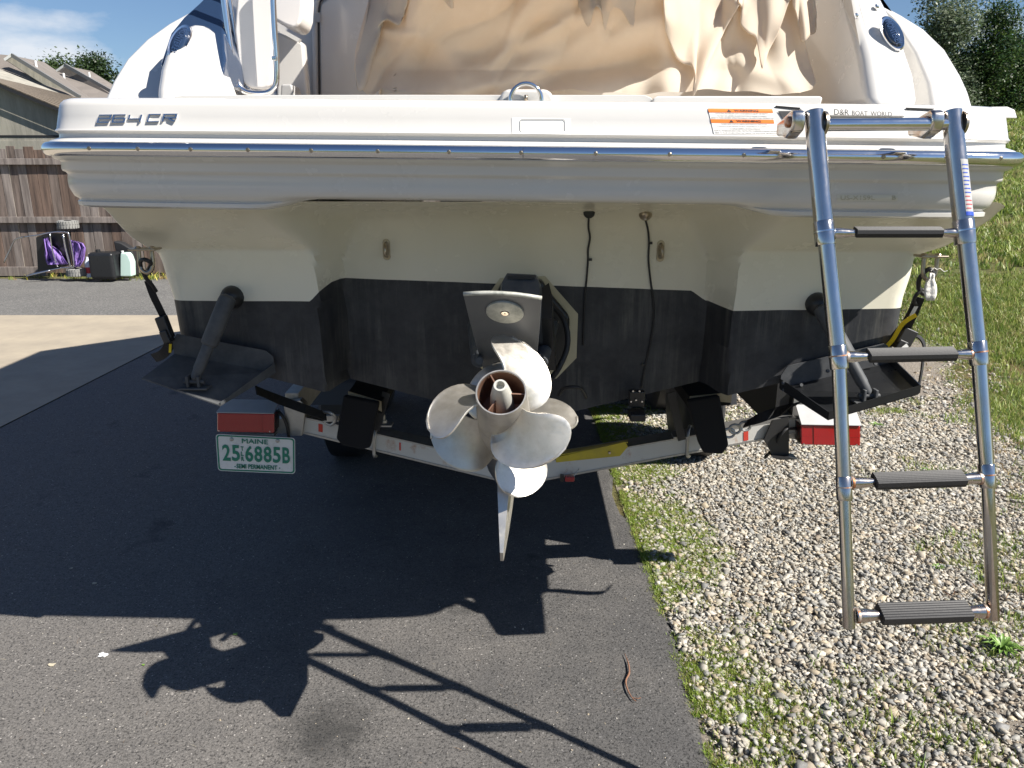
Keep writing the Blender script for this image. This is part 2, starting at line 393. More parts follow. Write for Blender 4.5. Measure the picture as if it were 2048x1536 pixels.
g = mk('plywood_siding', (.36, .33, .27), .85); g.color(g.mix(g.ramp(g.noise(6, 8, .7, (1, 1, .15)), [(.4, 0), (.68, 1)]), (.34, .32, .27), (.22, .21, .175))); g.bump(g.noise(30, 6, .6, (1, 1, .1)), .4, .01)
g = mk('roof_shingle_grey', (.20, .175, .15), .9)
v1 = g.n('ShaderNodeTexVoronoi'); v1.inputs['Scale'].default_value = 2.4; g.l(g.pos(), v1.inputs['Vector'])
g.color(g.mix(.8, g.mix(g.noise(1.0, 7, .7), (.20, .175, .155), (.14, .125, .115)), g.ramp(v1.outputs['Color'], [(0, .8), (1, 1.15)]), 'MULTIPLY')); g.bump(g.noise(20, 5), .5, .02)
g = mk('roof_shingle_brown', (.24, .19, .14), .9); g.color(g.mix(g.noise(9, 8, .75, (.4, 1, 1)), (.18, .145, .11), (.09, .075, .058))); g.bump(g.noise(25, 5), .6, .02)
g = mk('trim_white', (.7, .7, .68), .6)
g = mk('purple_fabric', (.22, .13, .42), .7); g.bump(g.noise(12, 4), .6, .03)
g = mk('silver_tube', (.6, .6, .62), .25, 1.0)
g = mk('tyre_grey', (.22, .22, .21), .85); 
g = mk('jug_mint', (.50, .66, .60), .35)
g = mk('bottle_white', (.62, .68, .78), .35)
g = mk('twig_bark', (.20, .10, .06), .85)
g = mk('bird_lime', (.75, .76, .76), .8)
g = mk('dry_leaf', (.45, .40, .30), .8)

g = mk('hinge_steel', (.6, .58, .55), .22, 1.0); g.color(g.mix(g.ramp(g.noise(22, 5), [(.42, 0), (.66, 1)]), (.66, .64, .61), (.40, .27, .18)))
g = mk('tab_paint', (.05, .052, .056), .62); g.color(g.mix(g.ramp(g.noise(14, 8, .7), [(.35, 0), (.8, 1)]), (.040, .044, .050), (.10, .102, .105))); g.bump(g.noise(90, 5), .12, .002)
# ---------------------------------------------------------------- the setting
def hz(x, y):
    h = .135 * max(0, y - 5.4) * sstep(2, 4.9, x) + .05 * max(0, x - 3.5) * sstep(1, 4, y)
    if y > 39: h = min(h, .135 * 33.6 + .05 * 32)
    if x < 1.8 and y > 14: h += .010 * (y - 14) * sstep(-60, -10, -abs(x))
    return min(h, 6.5)
xs = sorted(set([-400, -150, -80, -40, -20, -12] + [-8 + i * .8 for i in range(61)] + [48, 60, 90, 150, 400]))
ys = sorted(set([-400, -120, -40, -15, -6] + [i * .7 for i in range(0, 62)] + [50, 60, 80, 140, 500, 1200]))
obj('ground', grid([[Vector((x, y, hz(x, y))) for x in xs] for y in ys]), M['lawn_earth'], smooth=True, kind='structure')
def flat(name, poly, z, mat, kind='structure'): return obj(name, ([Vector((x, y, z)) for x, y in poly], [tuple(range(len(poly)))]), M[mat], kind=kind)
edge = [(.545 + .02 * math.sin(y * 3.1) + .012 * math.sin(y * 11.7) + .008 * math.sin(y * 29), y) for y in [-7 + .12 * i for i in range(0, 160)]]
edge = [(x + (.03 if y < 3.4 else 0), y) for x, y in edge if y < 8.6]
# driveway with a real lip at the gravel side
V = []; Fc = []
for i, (x, y) in enumerate(edge): V += [Vector((-3.31, y, .010)), Vector((x - .03, y, .010)), Vector((x, y, .004)), Vector((x + .012, y, -.02))]
for i in range(len(edge) - 1):
    for k in range(3): a = i * 4 + k; Fc.append((a, a + 1, a + 5, a + 4))
obj('driveway', (V, Fc), M['asphalt_new'], smooth=True, kind='structure')
flat('concrete_pad', [(-14, -7), (-3.316, -7), (-3.316, 8.65), (-14, 8.65)], .014, 'concrete')
flat('road', [(-40, 8.656), (.54, 8.656), (.54, 11.7), (-40, 11.7)], .008, 'asphalt_old')
gv = [(.47, -6)] + [(.47, 7.5)]
def gravel_edge(y): return 2.0 + max(0, min(y, 4.3) - 2.2) * .50 + max(0, y - 4.3) * .22 + .14 * math.sin(y * 2.3) + .07 * math.sin(y * 5.9 + 1)
bed = []
yy = [-6 + .2 * i for i in range(0, 70)]
V = []; Fc = []
for y in yy: V += [Vector((.55, y, .003)), Vector((max(.6, gravel_edge(max(y, 1.5)) + .12), y, .003 + hz(gravel_edge(max(y, 1.5)) + .12, y) + .004))]
for i in range(len(yy) - 1): a = 2 * i; Fc.append((a, a + 1, a + 3, a + 2))
obj('gravel_bed', (V, Fc), M['gravel_soil'], kind='structure')

# gravel stones: angular chips, each its own shape, colour and turn
rng = np.random.default_rng(5)
ph = (1 + 5 ** .5) / 2
ico = np.array([(-1, ph, 0), (1, ph, 0), (-1, -ph, 0), (1, -ph, 0), (0, -1, ph), (0, 1, ph), (0, -1, -ph), (0, 1, -ph), (ph, 0, -1), (ph, 0, 1), (-ph, 0, -1), (-ph, 0, 1)]) / math.sqrt(1 + ph * ph)
icf = np.array([(0, 11, 5), (0, 5, 1), (0, 1, 7), (0, 7, 10), (0, 10, 11), (1, 5, 9), (5, 11, 4), (11, 10, 2), (10, 7, 6), (7, 1, 8), (3, 9, 4), (3, 4, 2), (3, 2, 6), (3, 6, 8), (3, 8, 9), (4, 9, 5), (2, 4, 11), (6, 2, 10), (8, 6, 7), (9, 8, 1)])
def rotmats(n, tilt_=.9):
    a = rng.uniform(0, 2 * np.pi, n); b = rng.normal(0, tilt_, n); c = rng.uniform(0, 2 * np.pi, n)
    ca, sa, cb, sb, cc, sc_ = np.cos(a), np.sin(a), np.cos(b), np.sin(b), np.cos(c), np.sin(c)
    Rz = np.zeros((n, 3, 3)); Rz[:, 0, 0] = ca; Rz[:, 0, 1] = -sa; Rz[:, 1, 0] = sa; Rz[:, 1, 1] = ca; Rz[:, 2, 2] = 1
    Rx = np.zeros((n, 3, 3)); Rx[:, 0, 0] = 1; Rx[:, 1, 1] = cb; Rx[:, 1, 2] = -sb; Rx[:, 2, 1] = sb; Rx[:, 2, 2] = cb
    R2 = np.zeros((n, 3, 3)); R2[:, 0, 0] = cc; R2[:, 0, 1] = -sc_; R2[:, 1, 0] = sc_; R2[:, 1, 1] = cc; R2[:, 2, 2] = 1
    return Rz @ Rx @ R2
pal = np.array([(.36, .36, .35), (.46, .45, .43), (.27, .28, .30), (.50, .47, .42), (.58, .56, .52), (.50, .44, .35), (.42, .37, .31), (.54, .53, .50), (.33, .34, .35), (.64, .62, .59), (.44, .42, .39), (.42, .43, .44)]) * 1.0
def stones(name, pts, size, zoff, kind='stuff'):
    n = len(pts); t = rng.normal(0, .27, (24, 12, 3)) + ico[None]; t[:, :, 2] = np.clip(t[:, :, 2], -.62, .62); t[:, :, 0] = np.clip(t[:, :, 0], -.8, .8)
    base = t[rng.integers(0, 24, n)]
    sc_ = size[:, None, None] * rng.uniform(.62, 1.25, (n, 1, 3)) * np.array([1, .9, .62])
    V = np.einsum('nij,nkj->nki', rotmats(n, .55), base * sc_) + pts[:, None, :]
    V[:, :, 2] += zoff[:, None]
    Fc = icf[None] + (np.arange(n) * 12)[:, None, None]
    col = pal[rng.integers(0, len(pal), n)] * rng.uniform(.5, .92, (n, 1)) * np.array([1.04, .99, .89])
    return npobj(name, V.reshape(-1, 3), Fc.reshape(-1, 3), 3, M['stone_chips'], np.repeat(col, 12, 0), kind=kind)
def sample(n, y0, y1, dens_fn, x0f, x1f):
    y = np.sqrt(rng.uniform(y0 * y0, y1 * y1, n)); u_ = rng.uniform(0, 1, n)
    x = np.array([x0f(v) for v in y]); xe = np.array([x1f(v) for v in y]); x = x + (xe - x) * u_
    keep = np.array([rng.uniform() < dens_fn(a, b) for a, b in zip(x, y)])
    return np.stack([x[keep], y[keep]], 1)
def nz2(x, y, s, o=0): return mnoise.noise(Vector((x * s + o, y * s - o, o)))
def gdens(x, y):
    e = gravel_edge(y); d = 1.0
    if x > e: d *= max(0.05, 1 - (x - e) / .45)
    m = nz2(x, y, 1.7, 3.3); 
    if x < .92: d *= .62 + .5 * m + (x - .565) * 1.2
    if nz2(x, y, 2.2, 9) > .38 and x > e - .7: d *= .45
    return d
for nm, cnt, ya, yb in (('gravel', 74000, 1.3, 5.0), ('gravel', 30000, 5.0, 8.6)):
    pt = sample(cnt, ya, yb, gdens, lambda y: .585, lambda y: min(gravel_edge(y) + .5, 1.0 * y + .5))
    z0 = np.array([hz(a, b) for a, b in pt]); near = ya < 2
    sz = np.exp(rng.normal(math.log(.0112 if near else .0135), .30, len(pt)))
    stones(nm, np.concatenate([pt, z0[:, None]], 1), np.clip(sz, .005, .027), rng.uniform(.001, .016, len(pt)))
pt = sample(30000, 1.3, 4.2, gdens, lambda y: .575, lambda y: min(gravel_edge(y) + .3, 1.0 * y + .5))
stones('gravel_fines', np.concatenate([pt, np.zeros((len(pt), 1))], 1), np.clip(np.exp(rng.normal(math.log(.0045), .35, len(pt))), .002, .009), rng.uniform(.006, .018, len(pt)))

# grass: clumps of bent blades
def blades(name, pts, z0, h, w, lean, green, per=6):
    n = len(pts) * per; P0 = np.repeat(np.concatenate([pts, z0[:, None]], 1), per, 0); hh = np.repeat(h, per) * rng.uniform(.5, 1.25, n)
    P0[:, :2] += rng.normal(0, 1, (n, 2)) * np.repeat(h, per)[:, None] * .45
    a = rng.uniform(0, 2 * np.pi, n); b = rng.uniform(0, 2 * np.pi, n)
    wd = np.stack([np.cos(a), np.sin(a), 0 * a], 1) * (w * rng.uniform(.6, 1.3, n))[:, None]
    ln = np.stack([np.cos(b), np.sin(b), 0 * b], 1) * (hh * rng.uniform(.2, lean, n))[:, None]
    up = np.zeros((n, 3)); up[:, 2] = hh
    V = np.stack([P0 - wd, P0 + wd, P0 + wd * .75 + ln * .35 + up * .62, P0 - wd * .75 + ln * .35 + up * .62, P0 + ln + up * .95], 1)
    i0 = (np.arange(n) * 5)[:, None]
    Fq = np.concatenate([i0 + np.array([[0, 1, 2]]), i0 + np.array([[0, 2, 3]]), i0 + np.array([[3, 2, 4]])], 0)
    g_ = np.array(green); k = np.repeat(rng.integers(0, len(g_), len(pts)), per); col = g_[k] * rng.uniform(.65, 1.3, (n, 1))
    return npobj(name, V.reshape(-1, 3), Fq, 3, M['grass_blades'], np.repeat(col, 5, 0), kind='stuff')
GR = [(.20, .28, .05), (.27, .34, .07), (.13, .21, .04), (.33, .38, .11), (.40, .36, .16)]
DRY = [(.36, .27, .12), (.28, .19, .09), (.22, .25, .06)]
def hza(p): return np.array([hz(a, b) for a, b in p])
# moss-like fringe along the asphalt edge
def fr(x, y):
    m = nz2(x, y, 2.6, 1.1) + .5 * nz2(x, y, 7, 2); d = max(0, 1 - (x - .565) / (.33 + .20 * m))
    return min(1, d * (1.5 + 1.6 * m)) if m > -.35 else .08
pt = sample(30000, 1.4, 5.2, fr, lambda y: .56, lambda y: 1.05)
blades('grass_fringe', pt, hza(pt) + .004, rng.uniform(.010, .024, len(pt)), .0013, 1.1, [(.26, .36, .05), (.32, .40, .08), (.20, .30, .04), (.36, .34, .12)], 8)
def wd_(x, y):
    m = nz2(x, y, 1.3, 5.5) + .45 * nz2(x, y, 4.5, 8); e = gravel_edge(y)
    if ((x - 2.2) / .42) ** 2 + ((y - 3.0) / .24) ** 2 + m * .8 < 1 or ((x - 1.72) / .26) ** 2 + ((y - 2.38) / .22) ** 2 + m * .8 < 1: return 1
    return (1 if m > .34 else 0) * (.4 if x < e - .9 else .9)
pt = sample(16000, 1.3, 7, wd_, lambda y: .75, lambda y: gravel_edge(y) + .2)
blades('grass_sprigs', pt, hza(pt) + .006, rng.uniform(.018, .040, len(pt)), .0022, 1.0, GR + [(.25, .33, .06)], 5)
pt = sample(1500, 1.3, 7, lambda x, y: 1 if nz2(x, y, 2.0, 19) > .15 else .1, lambda y: .8, lambda y: gravel_edge(y) + .2)
blades('dead_needles', pt, hza(pt) + .018, rng.uniform(.006, .012, len(pt)), .0010, 5, [(.30, .15, .08), (.40, .26, .14), (.22, .10, .06)], 3)
def ld(x, y):
    e = gravel_edge(y); m = nz2(x, y, 1.1, 21)
    return min(1, max(0, (x - e + .12) / .5)) * (1 if m > -.18 else .25)
def ldry(x, y):
    e = gravel_edge(y); return .9 if (x > e - .2 and nz2(x, y, 1.1, 21) < .02) else .06
x0 = lambda y: max(gravel_edge(y) - .25, .42 * y); x1 = lambda y: max(gravel_edge(y) + .3, 1.15 * y + .6)
pt = sample(42000, 1.3, 8.5, ld, x0, x1); blades('grass_lawn', pt, hza(pt), rng.uniform(.03, .075, len(pt)), .0032, .9, GR, 6)
pt = sample(5000, 1.3, 8.5, ldry, x0, x1); blades('grass_lawn', pt, hza(pt) + .004, rng.uniform(.02, .05, len(pt)), .0025, 1.8, DRY, 6)
pt = sample(40000, 8.5, 17, ld, lambda y: .25 * y, lambda y: 1.15 * y); blades('grass_lawn', pt, hza(pt), rng.uniform(.05, .10, len(pt)), .008, .9, GR, 5)
pt = sample(34000, 17, 34, ld, lambda y: .25 * y, lambda y: 1.15 * y); blades('grass_lawn', pt, hza(pt), rng.uniform(.08, .15, len(pt)), .018, .9, GR, 4)
pt = sample(900, 11.5, 12.1, lambda x, y: .8 if nz2(x, 0, 2.5, 4) > .12 else .15, lambda y: -9, lambda y: -3); blades('grass_tufts', pt, hza(pt) + .008, rng.uniform(.04, .11, len(pt)), .006, .8, GR + [(.45, .40, .06)] + DRY, 5)

# one leafy rosette weed by the ladder foot, plus small ones
def weed(u, v, r, label, n=16):
    c = G(u, v); c.z = hz(c.x, c.y)
    V = []; Fc = []; cols = []
    t = thing('weed', c, label, 'weed', 'weeds in the gravel')
    for ly in range(2):
        lv = []; lf = []
        for k in range(n):
            a = 2 * math.pi * (k + .5 * ly) / n + random.uniform(-.15, .15); L = r * random.uniform(.7, 1.15) * (1 - .3 * ly); w = L * .10
            d = Vector((math.cos(a), math.sin(a), 0)); s = Vector((-d.y, d.x, 0)); up = .75 + .6 * ly; b0 = len(lv)
            for q_, ww, hh in ((0, .4, 0), (.35, 1, .42), (.7, .8, .62), (1, .05, .5)):
                p = c + d * L * q_ + Vector((0, 0, .006 + L * hh * up)); lv += [p - s * w * ww, p + Vector((0, 0, -w * .4)), p + s * w * ww]
            for i in range(3):
                for j in range(2): q0 = b0 + i * 3 + j; lf.append((q0, q0 + 1, q0 + 4, q0 + 3))
        o = obj('leaf_whorl', (lv, lf), M['weed_leaf'], t, smooth=True)
g = mk('weed_leaf', (.09, .19, .035), .45); g.color(g.mix(g.noise(60, 3), (.08, .19, .03), (.20, .30, .06)))
weed(2003, 1306, .075, 'big leafy rosette weed right of the foot of the ladder', 20)
weed(1876, 1140, .028, 'small leafy weed growing in the gravel between the ladder rails'); weed(1752, 855, .045, 'low weed in the gravel right beside the right tail light')
weed(1850, 945, .03, 'small weed in the gravel behind the third ladder rung'); weed(1545, 955, .018, 'tiny green sprig in the gravel below the trailer crossbeam')
# asphalt litter
def strip(name, pts, w, mat, label, cat, z=.013):
    g3 = [G(u, v) + Vector((0, 0, z)) for u, v in pts]
    return tag(obj(name, tube(smoothpath(g3, 5), w, 6), M[mat], smooth=True), label, cat)
tw = thing('twig', G(1262, 1370), 'thin bent brown twig lying on the asphalt', 'twig')
def zz_(p, z): return p + Vector((0, 0, z))
pts = [zz_(G(u, v), .018) for u, v in [(1249, 1316), (1256, 1335), (1258, 1355), (1251, 1372), (1256, 1392), (1266, 1408), (1272, 1412)]]
obj('stem', tube(smoothpath(pts, 4), [.001, .0012, .0015, .002, .0026, .003, .003, .0028, .0034, .0036, .003, .003, .0034, .003, .0026, .0028, .003, .0024, .002, .002, .0018, .0016, .0014, .0012, .001][:len(smoothpath(pts, 4))], 6), M['twig_bark'], tw, smooth=True)
obj('side_shoot', tube([zz_(G(1264, 1405), .018), zz_(G(1276, 1408), .020), zz_(G(1281, 1407), .022)], .0015, 6), M['twig_bark'], tw)
def splat(name, u, v, r, mat, label, cat, n=14, el=1.0):
    c = G(u, v); a0 = random.random() * 6; ps = []
    for k in range(n):
        a = 2 * math.pi * k / n; rr_ = r * random.uniform(.55, 1.25); ps.append(c + Vector((math.cos(a) * rr_ * el, math.sin(a) * rr_, .012)))
    return tag(obj(name, prism(ps, (0, 0, .002)), M[mat]), label, cat)
splat('bird_dropping', 206, 1316, .013, 'bird_lime', 'white bird dropping on the sunlit asphalt at lower left', 'bird dropping', el=1.3)
splat('leaf_scrap', 104, 1336, .009, 'dry_leaf', 'pale dry leaf scrap left of the bird dropping on the asphalt', 'leaf', 8, 1.5)
splat('leaf_scrap', 143, 1142, .007, 'dry_leaf', 'small pale leaf scrap in the shade at left, uppermost of the scraps on the asphalt', 'leaf', 6, 1.4)
splat('leaf_scrap', 190, 1172, .008, 'dry_leaf', 'small pale leaf scrap on the shaded asphalt just above the shadow edge', 'leaf', 6, 1.6)
splat('leaf_scrap', 288, 1336, .006, 'weed_leaf', 'tiny green leaf on sunlit asphalt beside the rounded shadow', 'leaf', 7)
splat('leaf_scrap', 472, 1274, .007, 'weed_leaf', 'tiny green leaf in the lit gap inside the dark shadow', 'leaf', 5, 1.8)
# crumbs, needles and pale grit over the asphalt
n = 2600; gy = rng.uniform(1.6, 5.5, n); gx = rng.uniform(-3, .5, n); sz = np.exp(rng.normal(math.log(.0022), .4, n))
stones('asphalt_grit', np.stack([gx, gy, np.full(n, .010)], 1), np.clip(sz, .0008, .005), np.zeros(n))
n = 700; gy = rng.uniform(1.5, 4.5, n); gx = rng.uniform(-2, .5, n)
blades('dead_needles', np.stack([gx, gy], 1), np.full(n, .012), rng.uniform(.0025, .006, n), .0005, 7, [(.42, .34, .2), (.5, .46, .36), (.35, .22, .12)], 1)

# ---------------------------------------------------------------- trees, fence, shed, houses
def leafcloud(lobes, n, size, greens, shell=.55):
    """lobes: (x,y,z,rx,ry,rz); leaf sized quads in clumps"""
    lb = np.array(lobes); w_ = lb[:, 3] * lb[:, 5]; k = rng.choice(len(lb), n // 12, p=w_ / w_.sum())
    d = rng.normal(0, 1, (len(k), 3)); d /= np.linalg.norm(d, axis=1)[:, None]; rr_ = shell + (1.12 - shell) * rng.uniform(0, 1, len(k)) ** .7
    cl = lb[k, :3] + d * lb[k, 3:] * rr_[:, None]
    cl = np.repeat(cl, 12, 0); m = len(cl); c = cl + rng.normal(0, size * 1.9, (m, 3)) * np.array([1.1, 1.1, .8])
    Rm = rotmats(m, 1.0); s = size * rng.uniform(.6, 1.3, m)
    q = np.array([(-.5, 0, 0), (0, -.32, .04), (.6, 0, 0), (0, .32, .04)])
    V = np.einsum('nij,kj->nki', Rm, q) * s[:, None, None] + c[:, None, :]
    g_ = np.array(greens); col = np.repeat(g_[rng.integers(0, len(g_), len(k))], 12, 0) * rng.uniform(.6, 1.4, (m, 1))
    i0 = (np.arange(m) * 4)[:, None]
    return V.reshape(-1, 3), i0 + np.array([[0, 1, 2, 3]]), np.repeat(col, 4, 0)
def tree(x, y, h, w, label, greens, n, size, group, pointed=False, zb=None, low=.12, airy=False):
    x, y, h, w = x * 1.087, y * 1.087, h * 1.087, w * 1.087; z0 = hz(x, y) if zb is None else zb
    t = thing('tree', (x, y, z0), label, 'tree', group)
    lobes = []
    for i in range(26):
        f = random.random(); zz2 = z0 + h * (low + (1 - low) * f)
        ww = w / 2 * ((1 - f) ** .7 + .12 if pointed else math.sin(math.pi * min(1, .25 + f * .70)) * .8 + .1)
        a = random.random() * 6.28; rr_ = ww * random.uniform(.2, .8)
        s = ww * random.uniform(.28, .5) + .15; lobes.append((x + math.cos(a) * rr_, y + math.sin(a) * rr_, min(zz2, z0 + h - s * .5), s, s, s * random.uniform(.7, 1.3)))
    if airy: lobes += [(x + random.uniform(-.3, .3) * w, y, z0 + h * random.uniform(.8, 1.08), .2, .2, .55) for _ in range(8)]
    V, Fq, col = leafcloud(lobes, n, size, greens)
    npobj('crown', V, Fq, 4, M['leaves'], col, t)
    tr_pts = [Vector((x, y, z0 - .1)), Vector((x + .1, y, z0 + h * .35)), Vector((x - .05, y, z0 + h * .7)), Vector((x, y, z0 + h * .92))]
    obj('trunk', tube(smoothpath(tr_pts, 3), [h * .022 * (1 - .085 * i) for i in range(10)], 8), M['bark'], t, smooth=True)
    for lb in lobes[:9]:
        zs_ = max(z0 + h * .15, lb[2] - h * .18); st = Vector((x, y, zs_)); en = Vector(lb[:3])
        obj('limb', tube([st, st.lerp(en, .5) + Vector((0, 0, .1)), en], [h * .008, h * .006, h * .003], 5), M['bark'], t)
    return t
DG = [(.030, .070, .022), (.045, .095, .028), (.060, .12, .035), (.022, .055, .022)]
SG = [(.16, .20, .13), (.24, .28, .20), (.11, .15, .08), (.07, .11, .05)]
MG = [(.05, .085, .02), (.07, .11, .025), (.035, .06, .018)]
gp = 'trees on the bank behind the lawn'
tree(11.95, 23, 3.1, 2.3, 'grey-green feathery tree nearest the boat on the right bank', SG, 26000, .085, gp, airy=True, low=0)
tree(13.6, 23.5, 2.9, 2.6, 'dark green conical evergreen in the middle of the right bank', DG + MG, 30000, .08, gp, pointed=True, low=0)
tree(15.3, 24, 1.6, 2.4, 'dark green evergreen at the right edge of the picture', DG + MG, 26000, .08, gp, low=0)
tree(11.3, 25, 1.9, 2.2, 'low dark bushy tree half hidden behind the white quarter of the boat', DG, 16000, .08, gp, low=0)
tree(13.2, 26, 2.3, 2.8, 'dark evergreen filling the gap behind the feathery tree', DG, 18000, .09, gp, low=0)
tree(15.9, 26.5, 1.6, 3.0, 'dark evergreen filling the gap behind the conical one', DG, 18000, .09, gp, low=0)
tree(18.2, 24, 2.6, 2.8, 'dark evergreen on the bank beyond the right edge of the picture', DG, 12000, .10, gp, low=0)
gp = 'trees behind the roofs'
tree(-28.3, 52, 7.5, 5.0, 'rounded green tree left of the other behind the far roofs', MG, 24000, .20, gp, zb=.4, low=.35)
tree(-27.6, 55, 7.9, 5.6, 'darker green tree right of the other behind the far roofs', [(.03, .055, .02), (.045, .08, .025)], 24000, .20, gp, zb=.4, low=.35)
tree(-36.5, 54, 8.3, 4, 'sliver of treetop showing above the ridge of the left roof', MG, 7000, .20, gp, zb=.4)
tree(-8.55, 12.6, 2.62, .7, 'bright green shrub top at the left edge above the shed roof', [(.10, .2, .03), (.14, .26, .05)], 3000, .07, 'shrubs', zb=0)
# low treeline behind the photographer (seen in the chrome)
lb = [(-30 + 3.2 * i, -24 + random.uniform(-2, 2), 2.2, 2.4, 2, 2.6 + random.random()) for i in range(20)]
V, Fq, col = leafcloud(lb, 20000, .30, DG); npobj('treeline', V, Fq, 4, M['leaves'], col, kind='stuff')

# fence
fen = thing('wooden_fence', (-6, 11.95, 0), 'weathered brown board fence with horizontal rails across the back of the yard', 'fence')
x = -15.2; k = 0; bm = {}
while x < 3.2:
    w = random.choice((.13, .145, .155)); top = 1.925 + random.uniform(-.025, .02) - (.0 if k % 7 else .03)
    mt = M[random.choice(('fence_wood', 'fence_wood', 'fence_wood_grey', 'fence_wood_red'))]
    yo = 11.96 + random.uniform(-.006, .006)
    o = obj('board', box((x + w / 2, yo, (top + .06) / 2), (w - .006, .018, top - .06), Matrix.Rotation(random.uniform(-.006, .006), 3, 'Y')), mt, fen, bevel=.003)
    x += w; k += 1
for z, h in ((1.72, .09), (.87, .09)): obj('rail', box((-6.0, 11.915, z), (18.4, .045, h)), M['fence_wood_grey'], fen, bevel=.004)
obj('kick_board', box((-11.2, 11.91, .09), (8.0, .04, .14)), M['fence_wood_grey'], fen, bevel=.004)
for x in (-14.6, -12.1, 2.9, -9.6, -7.1, -4.6, -2.1, .4): obj('post', box((x, 12.02, .94), (.09, .09, 1.88)), M['fence_wood'], fen)

# shed behind the fence: plywood gable wall under a low shingled roof
shed = thing('garden_shed', (-8.5, 15, 0), 'grey plywood shed with brown shingle roof behind the fence', 'shed')
SY = 13.9
wt = [P(-260, 66, SY), P(132, 222, SY)]
obj('wall', prism([Vector((wt[0].x, SY, 0)), Vector((wt[1].x, SY, 0)), wt[1] - Vector((0, 0, .03)), wt[0] - Vector((0, 0, .03))], (0, 2.2, 0)), M['plywood_siding'], shed)
zb_ = P(50, 270, SY).z
obj('siding_lap', box(((wt[0].x + wt[1].x) / 2, SY - .012, zb_ / 2 - .05), (wt[1].x - wt[0].x, .02, zb_ - .1)), M['plywood_siding'], shed)
obj('siding_joint', box(((wt[0].x + wt[1].x) / 2, SY - .004, zb_ - .02), (wt[1].x - wt[0].x, .006, .035)), M['print_black'], shed)
n0, n1 = P(-260, 60, SY - .13), P(140, 225, SY - .13)
f0, f1 = P(-260, 96, SY + 1.3), P(222, 212, SY + 1.3)
for i in range(12):
    a = n0.lerp(f0, i / 12); b_ = n1.lerp(f1, i / 12); c_ = n1.lerp(f1, (i + 1.1) / 12); d_ = n0.lerp(f0, (i + 1.1) / 12); lz = Vector((0, 0, .018))
    obj('shingle_course', hexa([a, b_, c_ - lz, d_ - lz, a + lz, b_ + lz, c_, d_]), M['roof_shingle_brown'], shed)
obj('rake_board', beam(n0 + Vector((0, -.012, -.035)), n1 + Vector((0, -.012, -.035)), .02, .05), M['print_black'], shed)

# two neighbouring houses: roof planes given by their corners
def roofpiece(h, pts, mat, name='roof_plane', th=(0, .15, -.2)):
    return obj(name, prism([P(*p) for p in pts], th), M[mat], h)
h1 = thing('neighbour_house', (-24, 36, 0), 'nearer grey roofed house with pale gable strip, left in the background', 'house')
roofpiece(h1, [(24, 111, 34), (88, 124, 40), (200, 212, 39), (200, 240, 33), (155, 195, 33)], 'roof_shingle_grey')
roofpiece(h1, [(-90, 100, 33.8), (10, 119, 34.5), (24, 111, 34), (155, 195, 33), (240, 260, 32), (-90, 260, 31)], 'roof_shingle_grey')
roofpiece(h1, [(11, 119, 33.3), (23, 112, 33.3), (158, 197, 33.0), (140, 205, 33.0)], 'plywood_siding', 'gable_strip', (0, .1, -.05))
obj('rake_trim', beam(P(23, 110, 33.1), P(160, 194, 32.8), .1, .14), M['print_grey'], h1); obj('rake_trim', beam(P(10, 120, 33.1), P(24, 110, 33.1), .1, .1), M['trim_white'], h1)
obj('wall', box((-27, 40, 1.0), (16, 8, 2.0)), M['plywood_siding'], h1)
h2 = thing('neighbour_house', (-22, 44, 0), 'farther grey roofed house with two white vent pipes, beside the tree', 'house')
roofpiece(h2, [(130, 131, 42), (182, 142, 48), (235, 175, 47), (235, 230, 42)], 'roof_shingle_grey')
roofpiece(h2, [(88, 124, 42.5), (114, 142, 42), (131, 130, 41.8), (232, 195, 40), (232, 270, 36), (140, 270, 36), (100, 160, 41)], 'roof_shingle_grey')
obj('rake_trim', beam(P(130, 130, 41.5), P(232, 188, 40.5), .12, .16), M['print_grey'], h2); obj('rake_trim', beam(P(114, 142, 41.6), P(131, 130, 41.5), .1, .1), M['trim_white'], h2)
obj('wall', box((-24, 48, 1.0), (14, 8, 2.0)), M['plywood_siding'], h2)
for hh_, u, v, Y in ((h1, 71.5, 128, 36), (h2, 127.5, 152, 40), (h2, 178.5, 150, 43)): 
    p = P(u, v, Y); obj('vent_pipe', lathe([(-.14, .055), (.12, .055), (.13, .04)], p, (0, 0, 1), 8), M['trim_white'], hh_, smooth=True, sharp=40)

# things leaning on the fence
Yc = 11.47
cart = thing('garden_cart', P(120, 552, Yc), 'folded wheeled cart with purple cloth lying on its side against the fence', 'cart')
def cp_(u, v, dY=0): return P(u, v, Yc + dY)
for (u, v) in ((136, 449), (154, 544)):
    c = cp_(u, v); w = obj('wheel', lathe([(-.055, .05), (-.058, .115), (-.05, .132), (-.02, .137), (.02, .137), (.05, .132), (.058, .115), (.055, .05)], c, (.05, 0, 1), 28), M['tyre_grey'], cart, smooth=True, sharp=30)
    lug = [];
    for k in range(22):
        a = 2 * math.pi * k / 22
        for s in (-1, 1): lug.append(box(c + Vector((math.cos(a) * .137, math.sin(a) * .137, s * .028 )), (.012, .022, .046), Matrix.Rotation(a, 3, 'Z')))
    obj('tread', join(*lug), M['tyre_grey'], w)
    obj('hub_cap', lathe([(-.06, .05), (.06, .05)], c, (.05, 0, 1), 14), M['black_plastic'], w)
obj('axle', tube([cp_(138, 452), cp_(141, 490), cp_(150, 540)], .02, 8), M['black_plastic'], cart)
fl = [(78, 471), (100, 466), (128, 463), (138, 472), (146, 530), (140, 535), (115, 538), (95, 530), (88, 478)]
